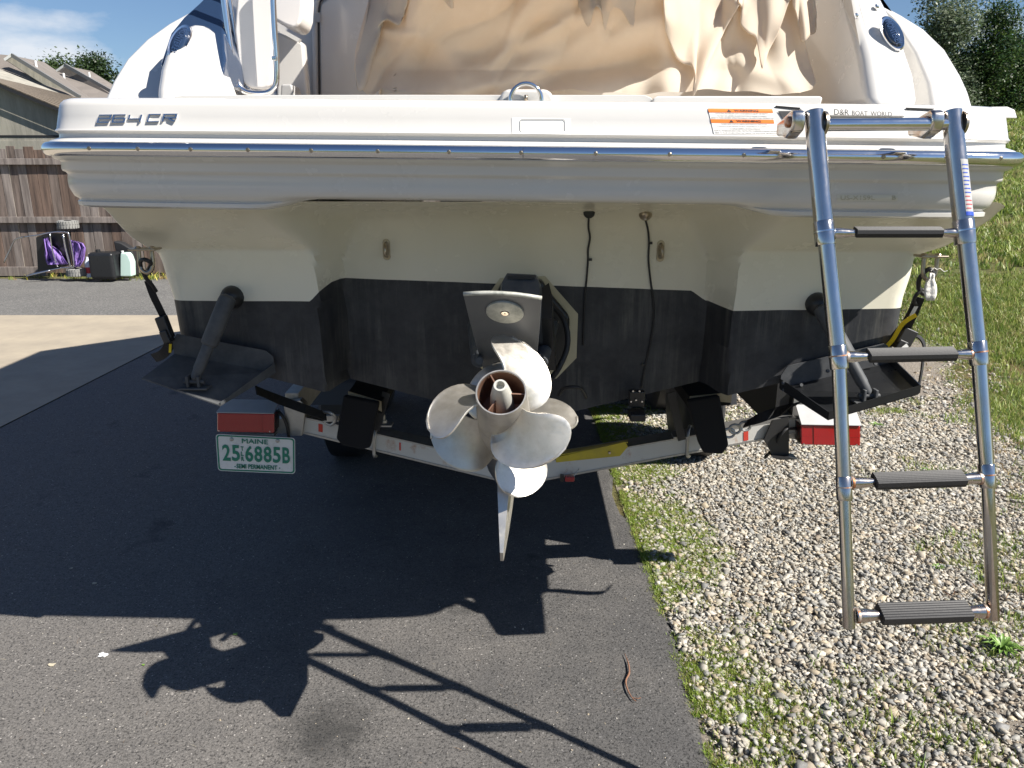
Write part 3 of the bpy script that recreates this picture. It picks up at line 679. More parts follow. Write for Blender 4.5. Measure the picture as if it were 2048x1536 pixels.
for pts, r in (([(46, 474, -.05), (78, 470, -.08), (100, 465, -.1), (132, 464, -.1), (139, 474, -.1), (148, 528, -.1), (142, 534, -.1), (115, 537, -.1), (60, 549, -.15)], .010), ([(100, 467, -.12), (103, 490, -.12), (108, 512, -.12), (115, 534, -.12)], .010), ([(126, 468, -.12), (132, 500, -.12), (141, 534, -.12)], .013), ([(86, 472, -.06), (90, 500, -.06), (96, 522, -.06)], .007), ([(48, 474, .0), (30, 480, .1), (20, 500, .18), (8, 525, .2)], .012), ([(104, 540, -.1), (70, 548, -.2), (52, 552, -.2)], .009)):
    obj('frame_tube', tube(smoothpath([cp_(*p) for p in pts], 3), r, 8), M['silver_tube'] if r > .008 else M['black_plastic'], cart, smooth=True)
obj('back_panel', prism([cp_(72, 475, .03), cp_(96, 466, .03), cp_(133, 467, .03), cp_(142, 530, .03), (cp_(76, 545, .03))], (0, .02, 0)), M['black_plastic'], cart)
def cloth(name, rowsuv, mat, par, amp, dY, sd):
    rows_ = []
    for i, (L_, R_) in enumerate(rowsuv):
        rows_.append([cp_(lerp(L_[0], R_[0], j / 12), lerp(L_[1], R_[1], j / 12), dY + amp * mnoise.noise(Vector((j * .5, i * .9, sd)))) for j in range(13)])
    o = obj(name, grid(rows_), mat, par, smooth=True); md = o.modifiers.new('s', 'SOLIDIFY'); md.thickness = .006; return o
cloth('purple_cloth', [((142, 480), (148, 482)), ((144, 488), (166, 487)), ((144, 500), (171, 496)), ((146, 512), (170, 508)), ((149, 522), (168, 520)), ((151, 534), (160, 533))], M['purple_fabric'], cart, .12, -.06, 2)
cloth('purple_cloth', [((88, 478), (96, 474)), ((90, 495), (102, 490)), ((90, 510), (118, 500)), ((92, 522), (126, 512)), ((96, 530), (136, 528))], M['purple_fabric'], cart, .16, -.05, 7)
def rbox(cx, cy, cz, sx, sy, sz): return box((cx, cy, cz), (sx, sy, sz))
c = P(212, 552, 11.42)
cn_ = thing('black_canister', c, 'black plastic canister standing against the fence beside the cart', 'canister')
obj('body', box(P(212, 530, 11.42), (.37, .30, .39)), M['black_plastic'], cn_, bevel=.05); obj('cap', lathe([(0, .035), (.03, .033)], P(196, 503, 11.42), (0, 0, 1), 14), M['black_plastic'], cn_)
bt = thing('white_bottle', P(181, 552, 11.52), 'pale blue and white bottle squeezed between the cart wheel and the black canister', 'bottle')
obj('body', lathe([(0, .052), (.01, .058), (.22, .058), (.27, .03), (.30, .026)], P(181, 554, 11.52), (0, 0, 1), 16), M['bottle_white'], bt, smooth=True, sharp=40)
obj('cap', lathe([(0, .026), (.03, .026)], P(181, 510.5, 11.52), (0, 0, 1), 14), M['trim_white'], bt); obj('label', lathe([(.06, .0595), (.15, .0595)], P(181, 554, 11.52), (0, 0, 1), 16, False), M['print_red'], bt)
jg = thing('mint_jug', P(250, 552, 11.42), 'pale mint plastic jug right of the black canister', 'jug')
obj('body', loft([[P(u0, v, 11.42) + Vector((0, dy, 0)) for u0, dy in ((l_, 0), (r_, 0), (r_, .15), (l_, .15))] for v, l_, r_ in ((553, 240, 263), (525, 240, 262), (512, 240, 257), (506, 241, 252))]), M['jug_mint'], jg, bevel=.015)
obj('cap', lathe([(0, .02), (.025, .02)], P(245, 505, 11.47), (0, 0, 1), 12), M['trim_white'], jg)
bb = thing('black_bin', P(262, 552, 11.67), 'tall dark bin bag slumped behind the mint jug', 'bag')
obj('body', prism([P(u, v, 11.67) for u, v in [(230, 500), (226, 482), (242, 486), (262, 498), (268, 512), (270, 552), (236, 552)]][::-1], (0, .15, 0)), M['black_rubber'], bb, bevel=.02)

# the boat, its trailer and what hangs on them are modelled with the eye level at 1.5 and then stand .13 higher
EYE = 1.5; RAISE = .13
# ---------------------------------------------------------------- the boat
CX = .039
boat = thing('motorboat', (.04, 4.5, .70), 'large white motorboat on its trailer, seen from the stern', 'boat')
PATH = smoothpath([Vector((x, y, 0)) for x, y in [(-1.30, 5.0), (-1.24, 3.4), (-1.20, 2.5), (-1.178, 2.12), (-1.165, 2.03), (-1.135, 1.985), (-1.08, 1.957), (-.96, 1.935), (-.7, 1.915), (-.4, 1.895), (-.1, 1.882), (.2, 1.872), (.5, 1.864), (.8, 1.862), (1.02, 1.868), (1.13, 1.885), (1.20, 1.92), (1.235, 1.97), (1.255, 2.06), (1.27, 2.5), (1.30, 3.4), (1.33, 5.0)]], 7)
def tilt(x): return -.011 * (x - .04)
aft = [(p.x, p.y) for p in PATH if p.y < 2.1 and -1.15 < p.x < 1.23]
def pathY(x): return interp(aft, x)
UP = [(-.42, 1.655), (-.10, 1.655), (-.062, 1.6535), (-.047, 1.649), (-.039, 1.642), (-.035, 1.634), (-.029, 1.610), (-.022, 1.582), (-.017, 1.576), (-.021, 1.572), (-.026, 1.569), (-.025, 1.560), (-.013, 1.5555), (-.003, 1.552), (0, 1.548), (0, 1.520), (-.002, 1.513), (-.007, 1.508), (-.018, 1.505), (-.020, 1.500), (-.019, 1.485), (-.021, 1.480), (-.028, 1.477), (-.031, 1.472), (-.029, 1.455), (-.030, 1.440), (-.035, 1.428)]
LOS = [(-.040, 1.418), (-.050, 1.412), (-.051, 1.408), (-.045, 1.405), (-.046, 1.396), (-.058, 1.391), (-.10, 1.390)]
LOM = [(-.041, 1.424), (-.048, 1.421), (-.053, 1.420), (-.058, 1.420), (-.064, 1.4195), (-.08, 1.419), (-.12, 1.4185)]
def prof(x, side):
    m = 0 if side else sstep(-.64, -.49, x) * (1 - sstep(.51, .67, x))
    return UP + [(lerp(a, c, m), lerp(b, d, m)) for (a, b), (c, d) in zip(LOS, LOM)]
rows = []
for i, p in enumerate(PATH):
    a = PATH[max(0, i - 1)]; b = PATH[min(len(PATH) - 1, i + 1)]; d = (b - a).normalized(); n = Vector((d.y, -d.x, 0))
    rows.append([p + n * o + Vector((0, 0, z + tilt(p.x))) for o, z in prof(p.x, p.y > 2.2)])
obj('swim_platform', grid(rows), M['white_gelcoat'], boat, smooth=True, sharp=60)
def onface(u, v, eps=.0015):
    """the spot on the stern moulding that shows at this pixel, lifted eps off the surface"""
    Y = 1.87
    for _ in range(12):
        p = P(u, v, Y); z = p.z - tilt(p.x); up = sorted([(zz, o) for o, zz in UP[2:]] + [(zz, o) for o, zz in LOS[:5]])
        off = interp(up, z); Y = pathY(p.x) - off
    return P(u, v, Y - eps)
def quadmap(q, s, t):
    a = (lerp(q[0][0], q[1][0], s), lerp(q[0][1], q[1][1], s)); b = (lerp(q[3][0], q[2][0], s), lerp(q[3][1], q[2][1], s))
    return (lerp(b[0], a[0], t), lerp(b[1], a[1], t))   # q: tl,tr,br,bl ; t=1 top
def textgeo(body, shear=0, bold=0):
    cu = bpy.data.curves.new('t', 'FONT'); cu.body = body; cu.shear = shear; cu.offset = bold; cu.resolution_u = 3; cu.fill_mode = 'FRONT'
    o = bpy.data.objects.new('t', cu); COL.objects.link(o)
    dg = bpy.context.evaluated_depsgraph_get(); dg.update(); me = bpy.data.meshes.new_from_object(o.evaluated_get(dg))
    V = [v.co.copy() for v in me.vertices]; Fc = [tuple(p.vertices) for p in me.polygons]
    bpy.data.objects.remove(o); bpy.data.curves.remove(cu); bpy.data.meshes.remove(me)
    x0 = min(v.x for v in V); x1 = max(v.x for v in V); y0 = min(v.y for v in V); y1 = max(v.y for v in V)
    return [((v.x - x0) / (x1 - x0), (v.y - y0) / (y1 - y0)) for v in V], Fc
def text_on(name, body, f, box_, mat, parent, shear=0, bold=0):
    """body laid into the s,t box (s0,t0,s1,t1) of surface f(s,t)"""
    st, Fc = textgeo(body, shear, bold); s0, t0, s1, t1 = box_
    return obj(name, ([f(lerp(s0, s1, s), lerp(t0, t1, t)) for s, t in st], Fc), mat, parent)
def sheet(f, s0=0, t0=0, s1=1, t1=1, n=6, m=5):
    return grid([[f(lerp(s0, s1, j / n), lerp(t1, t0, i / m)) for j in range(n + 1)] for i in range(m + 1)])
# rub rail
rail = [p for p in PATH if p.y < 4.9]
rr = []
for i, p in enumerate(rail):
    a = rail[max(0, i - 1)]; b = rail[min(len(rail) - 1, i + 1)]; d = (b - a).normalized(); n = Vector((d.y, -d.x, 0))
    ring = []
    for k in range(13):
        an = math.pi * (k / 12 - .5)
        ring.append(p + n * (.002 + .016 * math.cos(an)) + Vector((0, 0, 1.5325 + tilt(p.x) + .0170 * math.sin(an))))
    rr.append(ring)
rub = obj('rub_rail', grid(rr), M['chrome'], boat, smooth=True)
for u in (155, 260, 371, 490, 620, 755, 898, 1042, 1190, 1336, 1482, 1758, 1885, 2003):
    x = P(u, 306, 1.87).x; Y = pathY(x) - .0175
    o = Vector((x, Y, 1.5335 + tilt(x)))
    obj('screw', join(lathe([(0, .0052), (.0022, .0048), (.003, .003)], o, (0, -1, 0), 10), box(o + Vector((0, -.0031, 0)), (.005, .001, .0012))), M['tarnished_steel'], rub)
x = P(1046, 306, 1.87).x; obj('joint', box((x, pathY(x) - .0180, 1.5335), (.0012, .002, .022)), M['dark_steel'], rub)
# deck and toe strip
obj('deck', box((.045, 2.85, 1.62), (2.2, 1.5, .046)), M['white_gelcoat'], boat)
q = [(345, 205), (350, 193), (365, 190.5), (800, 189.5), (1290, 190), (1303, 196), (1306, 207), (345, 207)]
obj('toe_rail', prism([P(u, v, 2.0) for u, v in q][::-1], (0, .05, 0)), M['white_gelcoat'], boat, bevel=.004)
q = [(1306, 197), (1316, 192), (1640, 192), (1646, 195), (1641, 212), (1306, 212)]
obj('toe_rail', prism([P(u, v, 1.985) for u, v in q][::-1], (0, .05, 0)), M['white_gelcoat'], boat, bevel=.004)
q = [(996, 207), (1003, 186), (1012, 178), (1094, 178), (1103, 186), (1112, 207)]
blk = obj('ring_block', prism([P(u, v, 1.96) for u, v in q][::-1], (0, .05, 0)), M['white_gelcoat'], boat, bevel=.008)
ring = []; c0 = P(1052, 200, 1.945); rad = .037
for k in range(29):
    an = math.pi * (-.12 + 1.24 * k / 28); ring.append(c0 + Vector((-math.cos(an) * rad, 0, math.sin(an) * rad)))
obj('tow_ring', tube(ring, .0052, 12), M['chrome'], boat, smooth=True)
for s in (-1, 1): obj('ring_foot', lathe([(0, .014), (.004, .012), (.008, .006)], c0 + Vector((s * .037, 0, -.012)), (0, 0, 1), 14), M['chrome'], blk, smooth=True, sharp=40)
obj('slot', tube([P(1052, 190, 1.952), P(1052, 202, 1.952)], .0045, 8), M['tarnished_steel'], blk, smooth=True)
# dark gaps and hatch by the ladder
for a, b in (((1551, 213), (1600, 217)), ((1812, 217), (1868, 219))):
    pa = onface(*a, .003); pb = onface(*b, .003); obj('hatch_gap', ribbon([pa, pb], .004, .003, (0, -1, 0)), M['black_rubber'], boat)
f_ = lambda s, t: onface(*quadmap([(1556, 222), (1612, 222), (1612, 246), (1572, 246)], s, t), .002)
obj('hinge_slot', sheet(f_), M['black_rubber'], boat)
obj('hatch_lid', prism([onface(u, v, .010) for u, v in [(1598, 232), (1602, 217), (1615, 213), (1790, 214), (1806, 219), (1812, 234)]][::-1], (0, .02, 0)), M['white_gelcoat'], boat, bevel=.004)
obj('hatch_lid', prism([onface(u, v, .010) for u, v in [(1860, 234), (1866, 219), (1880, 215), (2016, 213), (2030, 219), (2036, 236)]][::-1], (0, .02, 0)), M['white_gelcoat'], boat, bevel=.004)
f_ = lambda s, t: onface(*quadmap([(1668, 218), (1784, 222), (1784, 233), (1668, 230)], s, t), .0185)
dl = text_on('dealer_lettering', 'D&R', f_, (0, 0, .26, 1), M['print_black'], boat, bold=.01)
text_on('lettering', 'BOAT', f_, (.31, 0, .58, .85), M['print_black'], dl, bold=.01); text_on('lettering', 'WORLD', f_, (.63, 0, 1, .85), M['print_black'], dl, bold=.01)
# model badge: raised chrome characters
def ribbon2d(pl, w):
    L = []; Rr = []
    n = len(pl)
    for i, p in enumerate(pl):
        p = Vector(p); d0 = (p - Vector(pl[i - 1])).normalized() if i else None; d1 = (Vector(pl[i + 1]) - p).normalized() if i < n - 1 else None
        if d0 is None: nn = Vector((-d1.y, d1.x)) * w / 2; q_ = p - d1 * w * .0
        elif d1 is None: nn = Vector((-d0.y, d0.x)) * w / 2
        else:
            n0 = Vector((-d0.y, d0.x)); n1 = Vector((-d1.y, d1.x)); mdir = (n0 + n1).normalized(); nn = mdir * (w / 2 / max(.45, mdir.dot(n0)))
        L.append(p + nn); Rr.append(p - nn)
    return L, Rr
GL = {'2': [[(0, 1), (1, 1), (1, .5), (0, .5), (0, 0), (1, 0)]], '6': [[(1, 1), (0, 1), (0, 0), (1, 0), (1, .5), (.13, .5)]],
      '4': [[(.0, 1), (0, .42), (.86, .42)], [(.95, 1), (.95, 0)]], 'C': [[(1, 1), (0, 1), (0, 0), (1, 0)]], 'R': [[(0, 0), (0, 1), (1, 1), (1, .5), (.13, .5)], [(.45, .38), (1, 0)]]}
bq = [(196, 228), (356, 226), (351, 245), (191, 247)]
badge = None
for ch, s0, s1 in (('2', .02, .165), ('6', .205, .35), ('4', .40, .555), ('C', .645, .79), ('R', .83, .985)):
    parts = []
    for k, pl in enumerate(GL[ch]):
        L, Rr = ribbon2d([(x * 1.0, y) for x, y in pl], .25)
        hgt = .0045 + .0012 * k
        rowsb = []
        mp_ = lambda p, e: onface(*quadmap(bq, s0 + (s1 - s0) * p.x, .12 + .76 * p.y), e)
        for a, b in zip(L, Rr):
            ia = lerp(a, b, .22); ib = lerp(a, b, .78)
            rowsb.append([mp_(a, 0), mp_(ia, hgt), mp_(ib, hgt), mp_(b, 0)])
        g_ = grid(rowsb); nn = len(rowsb)
        g_[1].extend([(0, 1, 2, 3), ((nn - 1) * 4 + 3, (nn - 1) * 4 + 2, (nn - 1) * 4 + 1, (nn - 1) * 4)]); parts.append(g_)
    o = obj('badge_letter', join(*parts), M['chrome'], badge or boat)
    if badge is None: badge = o; o.name = 'model_badge'; WL['model_badge'] = WL['badge_letter']
# warning stickers
wq = [(1416, 217), (1546, 218), (1558, 270), (1428, 268)]
fw = lambda e: (lambda s, t: onface(*quadmap(wq, s, t), e))
ws = obj('warning_sticker', sheet(fw(.0012), n=8, m=8), M['label_white'], boat)
obj('orange_band', sheet(fw(.0018), 0, .85, .99, 1), M['label_orange'], ws); obj('orange_band', sheet(fw(.0018), 0, .44, .97, .585), M['label_orange'], ws)
for t in (.45, .86):
    text_on('headline', 'WARNING', fw(.0024), (.39, t + .025, .77, t + .115), M['print_black'], ws, bold=.02)
    obj('warning_triangle', ([fw(.0024)(.28, t + .02), fw(.0024)(.35, t + .02), fw(.0024)(.315, t + .12)], [(0, 1, 2)]), M['print_black'], ws)
for k, (tx, a, b, t) in enumerate((('ROTATING PROPELLER CAN CAUSE SERIOUS INJURY OR DEATH', .10, .90, .775), ('DO NOT USE LADDER OR SWIM PLATFORM IF ENGINE IS RUNNING', .12, .88, .69), ('REFER TO YOUR OWNERS OPERATORS MANUAL FOR ADDITIONAL INFORMATION', .02, .98, .61),
        ('ENGINE FUMES CONTAIN CARBON MONOXIDE (CO), WHICH CAN', .15, .85, .365), ('ACCUMULATE IN AND AROUND THE BOAT (UNDER BRIDGE, IN COCKPITS, ETC.)', .07, .90, .28), ('CO CAN BE HARMFUL OR FATAL IF INHALED.', .26, .74, .195), ('KEEP ALL PASSENGER AREAS WELL VENTILATED WHENEVER RUNNING ENGINE', .02, .98, .11), ('REFER TO YOUR OWNERS OPERATORS MANUAL FOR ADDITIONAL INFORMATION', .02, .98, .025))):
    text_on('small_print', tx, fw(.0020), (a, t, b, t + .052), M['print_black'], ws)
# old sticker outline
for q in ([(1038, 238), (1130, 238)], [(1130, 238), (1130, 263)], [(1130, 263), (1040, 263)], [(1040, 263), (1038, 238)]):
    pass
st_ = obj('worn_sticker', sheet(lambda s, t: onface(*quadmap([(1024, 235), (1142, 236), (1142, 269), (1024, 267)], s, t), .0008)), M['plate_white'], boat)
M_ = NM('faded_film', (.78, .77, .74), .35); M['faded_film'] = M_.m
st_.data.materials[0] = M['faded_film']
cn_ = [onface(u, v, .002) for u, v in [(1043, 239), (1127, 239), (1130, 242), (1130, 261), (1127, 264), (1043, 264), (1040, 261), (1040, 242), (1043, 239)]]
obj('outline', tube(cn_, .0005, 4), M['print_grey'], st_)
# hull number
hq = lambda s, t: onface(*quadmap([(1674, 389), (1796, 389), (1796, 402), (1674, 403)], s, t), .0015)
hn = obj('hull_number', sheet(hq, n=10, m=2), M['cream_gelcoat'], boat); M_ = NM('number_strip', (.62, .61, .54), .35); hn.data.materials[0] = M_.m
hq2 = lambda s, t: onface(*quadmap([(1674, 389), (1796, 389), (1796, 402), (1674, 403)], s, t), .0022)
text_on('moulded_characters', 'US-X1S9L', hq2, (.06, .2, .62, .85), M['moulded_number'], hn); text_on('moulded_characters', 'B', hq2, (.90, .2, .965, .85), M['moulded_number'], hn)

# hull: transom, pods, tunnel, sides and bottom
LE = [(p.z, p.x) for p in [P(*k) for k in [(182, 426, 2.02), (204, 462, 2.09), (225, 484, 2.15), (256, 503, 2.21), (290, 516, 2.26), (303, 530, 2.28), (314, 562, 2.285), (328, 603, 2.285), (345, 690, 2.29), (356, 722, 2.29)]]][::-1]
RE = [(p.z, p.x) for p in [P(*k) for k in [(2016, 424, 1.98), (1990, 446, 2.04), (1950, 476, 2.10), (1915, 497, 2.16), (1870, 514, 2.20), (1847, 526, 2.23), (1838, 560, 2.235), (1824, 603, 2.235), (1806, 690, 2.24), (1796, 716, 2.24)]]][::-1]
def zbot(x): return .657 + .266 * abs(x - CX)
ZT = 1.418
def Yh(x, z):
    w = .022 + .11 * sstep(1.20, 1.40, z); e = .610 + .03 * sstep(1.25, 1.41, z)
    inside = 1 - sstep(e - w, e + w * .6, abs(x - CX))
    tz_ = max(0, (z - 1.262) / .150); pod = 2.285 - .275 * (math.sqrt(tz_ * tz_ + .0016) - .04) / (math.sqrt(1.0016) - .04)  + .02 * (1.26 - z if z < 1.26 else 0)
    rec = 2.485 - .50 * math.exp(-max(0, ZT - z) / .022) + .02 * (1.3 - z if z < 1.3 else 0)
    return lerp(pod, rec, inside) - .03 * (x - CX)
NF, NX = 90, 150
rows = []
us = [i / NX for i in range(NX + 1)]
for i in range(NF + 1):
    f = i / NF; ze = lerp(1.405, .938, f); zr = lerp(1.40, .930, f)
    xl = interp(LE, ze); xr = interp(RE, zr)
    row = []; rc = .045
    def pt(x, Y):
        zt = ZT - .012 * sstep(.55, .75, abs(x - CX)) * 0; zb = zbot(x); return Vector((x, Y, lerp(zt, zb, f)))
    core = [lerp(xl + rc, xr - rc, u) for u in us]
    YL = Yh(core[0], lerp(ZT, zbot(core[0]), f)); YR = Yh(core[-1], lerp(ZT, zbot(core[-1]), f))
    zl = ze; 
    for yy, k in ((9.3, 0), (8.2, .45), (6.5, .85), (4.5, 1.03), (3.0, 1.01)):
        row.append(Vector((lerp(CX, xl, k), yy, zl + max(0, yy - 4.5) * .12)))
    row.append(Vector((xl, YL + .25, zl)))
    for k in range(5):
        an = math.pi / 2 * k / 5; row.append(Vector((xl + rc - rc * math.cos(an), YL + rc - rc * math.sin(an), lerp(ze, lerp(ZT, zbot(core[0]), f), k / 5))))
    for x_ in core: 
        zz_ = lerp(ZT, zbot(x_), f); row.append(Vector((x_, Yh(x_, zz_), zz_)))
    for k in range(1, 6):
        an = math.pi / 2 * (1 - k / 5); row.append(Vector((xr - rc + rc * math.cos(an), YR + rc - rc * math.sin(an), lerp(lerp(ZT, zbot(core[-1]), f), zr, k / 5))))
    row.append(Vector((xr, YR + .25, zr)))
    for yy, k in ((3.0, 1.01), (4.5, 1.03), (6.5, .85), (8.2, .45), (9.3, 0)):
        row.append(Vector((lerp(CX, xr, k), yy, zr + max(0, yy - 4.5) * .12)))
    rows.append(row)
hull = obj('hull', grid(rows), M['hull_gelcoat_and_bottom_paint'], boat, smooth=True, sharp=50)
bot = rows[-1][5:-5]
obj('hull_bottom', grid([bot, [Vector((p.x, 3.2, p.z - .004)) for p in bot], [Vector((p.x, 5.5, p.z)) for p in bot], [Vector((lerp(CX, p.x, .55), 8.0, p.z + .35)) for p in bot]]), M['antifouling_paint'], boat, smooth=True)
# forebody: topsides, deck and windscreen beyond what the stern hides
secs = []
for Y, w, zs, zc in ((3.3, 1.20, 1.95, 1.98), (4.5, 1.27, 2.0, 2.1), (5.6, 1.25, 2.05, 2.45), (6.6, 1.12, 2.12, 2.40), (7.8, .72, 2.2, 2.32), (9.0, .22, 2.28, 2.32), (9.5, .02, 2.3, 2.3)):
    secs.append([Vector((CX + s * w * k, Y, z)) for s, k, z in ((-1, .92, 1.4), (-1, 1, 1.55), (-1, .98, zs), (-1, .75, lerp(zs, zc, .6)), (-1, .5, zc), (1, .5, zc), (1, .75, lerp(zs, zc, .6)), (1, .98, zs), (1, 1, 1.55), (1, .92, 1.4))])
obj('foredeck', loft(secs), M['white_gelcoat'], boat, smooth=True, sharp=40)

# quarters: fins and pods each side of the cockpit
def slopeY(v, y0, k): return y0 + max(0, (212 - v)) / 212 * k
def qp(pts, y0, k, d): return prism([P(u, v, slopeY(v, y0, k)) for u, v in pts][::-1], (0, d, 0))
obj('quarter_moulding', qp([(204, 216), (208, 195), (222, 163), (250, 119), (290, 79), (335, 47), (380, 22), (420, 4), (434, 10), (436, 216)], 2.22, .55, 1.1), M['white_gelcoat'], boat, bevel=.045)
obj('quarter_moulding', qp([(1950, 218), (1940, 185), (1925, 152), (1893, 100), (1850, 58), (1805, 30), (1765, 8), (1730, -25), (1700, -60), (1716, -60), (1752, 2), (1795, 48), (1832, 105), (1858, 165), (1868, 218)], 2.22, .50, 1.1), M['white_gelcoat'], boat, bevel=.045)
obj('stern_pod', qp([(306, 216), (308, 180), (314, 140), (325, 105), (342, 75), (366, 52), (385, 46), (398, 48), (410, 58), (416, 90), (428, 150), (442, 190), (448, 216)], 2.08, .26, .16), M['white_gelcoat'], boat, bevel=.035)
obj('arch_leg', qp([(318, 130), (340, 66), (366, 34), (398, 5), (432, -30), (446, -30), (452, 120), (440, 170), (360, 170)], 2.14, .30, .7), M['smoked_gelcoat'], boat, bevel=.02)
obj('stern_pod', qp([(1742, 216), (1724, 110), (1700, 20), (1682, -60), (1742, -60), (1765, -12), (1790, 36), (1814, 90), (1835, 150), (1846, 216)], 2.10, .26, .8), M['white_gelcoat'], boat, bevel=.03)
obj('quarter_groove', qp([(1900, 218), (1880, 150), (1840, 80), (1780, 20), (1720, -60), (1690, -60), (1690, 218)], 2.42, .50, .7), M['white_gelcoat'], boat)
obj('coaming', hexa([P(1628, 216, 3.0), P(1742, 216, 2.22), P(1742, 216, 2.6), P(1628, 216, 3.3), P(1606, -70, 3.0), P(1690, -70, 2.32), P(1690, -70, 2.7), P(1606, -70, 3.3)]), M['white_gelcoat'], boat)
obj('coaming_pad', tube(smoothpath([P(1610, -40, 2.75), P(1640, 20, 2.72), P(1640, 70, 2.7), P(1615, 105, 2.7)], 5), .018, 10), M['tarnished_steel'], boat, smooth=True)
for u, v in ((1752, 15), (1711, 33)):
    p = P(u, v, slopeY(v, 2.10, .26) - .006); obj('cap_nut', lathe([(0, .009), (.006, .007), (.010, .003)], p, (0, -1, .5), 10), M['chrome'], boat, smooth=True)
for (u, v), ang, tx in (((360, 84), 22, 1), ((1784, 67), -22, 0)):
    c = P(u, v, slopeY(v, 2.08, .26) - .006); an = R(ang)
    upv = Vector((math.sin(an), .45, math.cos(an))).normalized(); rt = Vector((math.cos(an), 0, -math.sin(an))); nrm = rt.cross(upv) * 1
    def el(s_, h_): return lambda k: c + rt * (.0235 * s_ * math.cos(2 * math.pi * k / 32)) + upv * (.051 * s_ * math.sin(2 * math.pi * k / 32)) + Vector((0, -1, .3)).normalized() * h_
    rings = [[el(s_, h_)(k) for k in range(32)] for s_, h_ in ((1.06, -.006), (1.06, .001), (.98, .005), (.90, .004), (.84, .003))]
    em = obj('emblem', loft(rings), M['chrome'], boat, smooth=True, sharp=35)
    obj('face', loft([[el(.84, .0035)(k) for k in range(32)], [el(.5, .007)(k) for k in range(32)], [el(.1, .008)(k) for k in range(32)]]), M['smoked_gelcoat'], em, smooth=True)
    fe = lambda s, t: c + Vector((0, -1, .3)).normalized() * .0092 + upv * (.038 * (1 - 2 * s)) + rt * (.016 * (t - .5) * 1.0)
    text_on('lettering', 'MONTEREY', fe, (0, 0, 1, 1), M['chrome'], em, bold=.01)
# stern gate: white panel in a chrome hoop
hp = [(438, -70), (449, 10), (460, 90), (470, 150), (482, 176), (500, 186), (532, 186), (548, 176), (553, 160), (552, 110), (548, 40), (543, -70)]
gate = obj('gate_panel', prism([P(u, v, 2.40) for u, v in [(478, -70), (545, -70), (546, 60), (545, 160), (538, 174), (525, 179), (500, 176), (486, 166), (476, 130), (468, 60)]][::-1], (0, .03, 0)), M['white_vinyl'], boat, bevel=.008)
obj('hoop', tube(smoothpath([P(u, v, 2.36) for u, v in hp], 5), .0085, 14), M['chrome'], gate, smooth=True)
obj('hoop', tube(smoothpath([P(u + 12, v - 3, 2.42) for u, v in hp[:7]], 5), .005, 10), M['chrome'], gate, smooth=True)
obj('clasp', box(P(549, 117, 2.35), (.014, .014, .012)), M['chrome'], gate, bevel=.002)
obj('seat_cushion', prism([P(u, v, 2.62) for u, v in [(540, -70), (603, -70), (607, -10), (605, 30), (599, 50), (588, 58), (570, 52), (548, 40)]][::-1], (0, .14, 0)), M['white_vinyl'], boat, bevel=.03)
obj('seat_base', prism([P(u, v, 2.72) for u, v in [(552, 62), (606, 85), (616, 200), (552, 200)]][::-1], (0, .05, 0)), M['white_gelcoat'], boat, bevel=.01)
obj('seat_bracket', ribbon([P(553, 55, 2.58), P(575, 68, 2.58), P(600, 82, 2.58)], .012, .02, (0, -1, 0)), M['white_gelcoat'], boat)
obj('cup_box', prism([P(u, v, 2.6) for u, v in [(560, 200), (562, 168), (582, 168), (592, 200)]][::-1], (0, .1, 0)), M['grey_housing'], boat, bevel=.006)
obj('cockpit_bulkhead', box((.10, 3.02, 1.95), (2.1, .04, .75)), M['white_gelcoat'], boat)
dr = obj('cabinet_door', prism([P(u, v, 2.97) for u, v in [(641, 215), (639, 40), (641, 10), (655, -3), (760, -3), (760, 215)]][::-1], (0, .03, 0)), M['white_gelcoat'], boat, bevel=.006)
obj('door_frame', tube(smoothpath([P(u, v, 2.985) for u, v in [(632, 215), (630, 60), (632, 12), (640, -8), (665, -14), (760, -14)]], 5), .012, 8), M['white_gelcoat'], dr, smooth=True)
obj('door_seal', tube(smoothpath([P(u, v, 2.965) for u, v in [(639, 215), (637, 60), (639, 12), (646, -2), (668, -6), (760, -6)]], 5), .003, 6), M['black_rubber'], dr, smooth=True)
obj('hinge', box(P(636, 35, 2.955), (.016, .012, .03)), M['grey_housing'], dr)
# fittings on the transom
def eye(name, u, v, Y, h=.045):
    c = P(u, v, Y)
    rt = obj(name, join(lathe([(0, .0125), (.003, .0115)], c + Vector((0, 0, h * .36)), (0, -1, 0), 14), lathe([(0, .0125), (.003, .0115)], c - Vector((0, 0, h * .36)), (0, -1, 0), 14), box(c + Vector((0, -.0012, 0)), (.024, .003, h * .72))), M['tarnished_steel'], boat, smooth=True, sharp=40)
    obj('loop', tube(smoothpath([c + Vector((0, -.002, h * .34)), c + Vector((0, -.028, h * .22)), c + Vector((0, -.030, -h * .22)), c + Vector((0, -.002, -h * .34))], 5), .0055, 10), M['tarnished_steel'], rt, smooth=True)
def YW(u, v):   # depth of the tunnel wall / pods where this pixel looks
    Y = 2.35
    for _ in range(25):
        p = P(u, v, Y); Y = lerp(Y, Yh(p.x, p.z), .6)
    return Y
eye('transom_eye', 773, 499, YW(773, 499), .062); eye('transom_eye', 1321, 502, YW(1321, 502), .062)
def wall(u, v, e=.004): return P(u, v, YW(u, v) - e)
th1 = obj('through_hull', lathe([(0, .018), (.006, .018), (.012, .012)], wall(1178, 425, 0), (0, -1, 0), 16), M['black_plastic'], boat, smooth=True, sharp=40)
obj('cable', tube(smoothpath([wall(u, v, .005) for u, v in [(1178, 430), (1177, 455), (1180, 475), (1176, 500), (1176, 520), (1173, 560), (1170, 590), (1168, 640), (1166, 690)]], 5), .0032, 8), M['black_rubber'], th1, smooth=True)
obj('clip', box(wall(1180, 519, .004), (.012, .006, .008)), M['black_plastic'], th1)
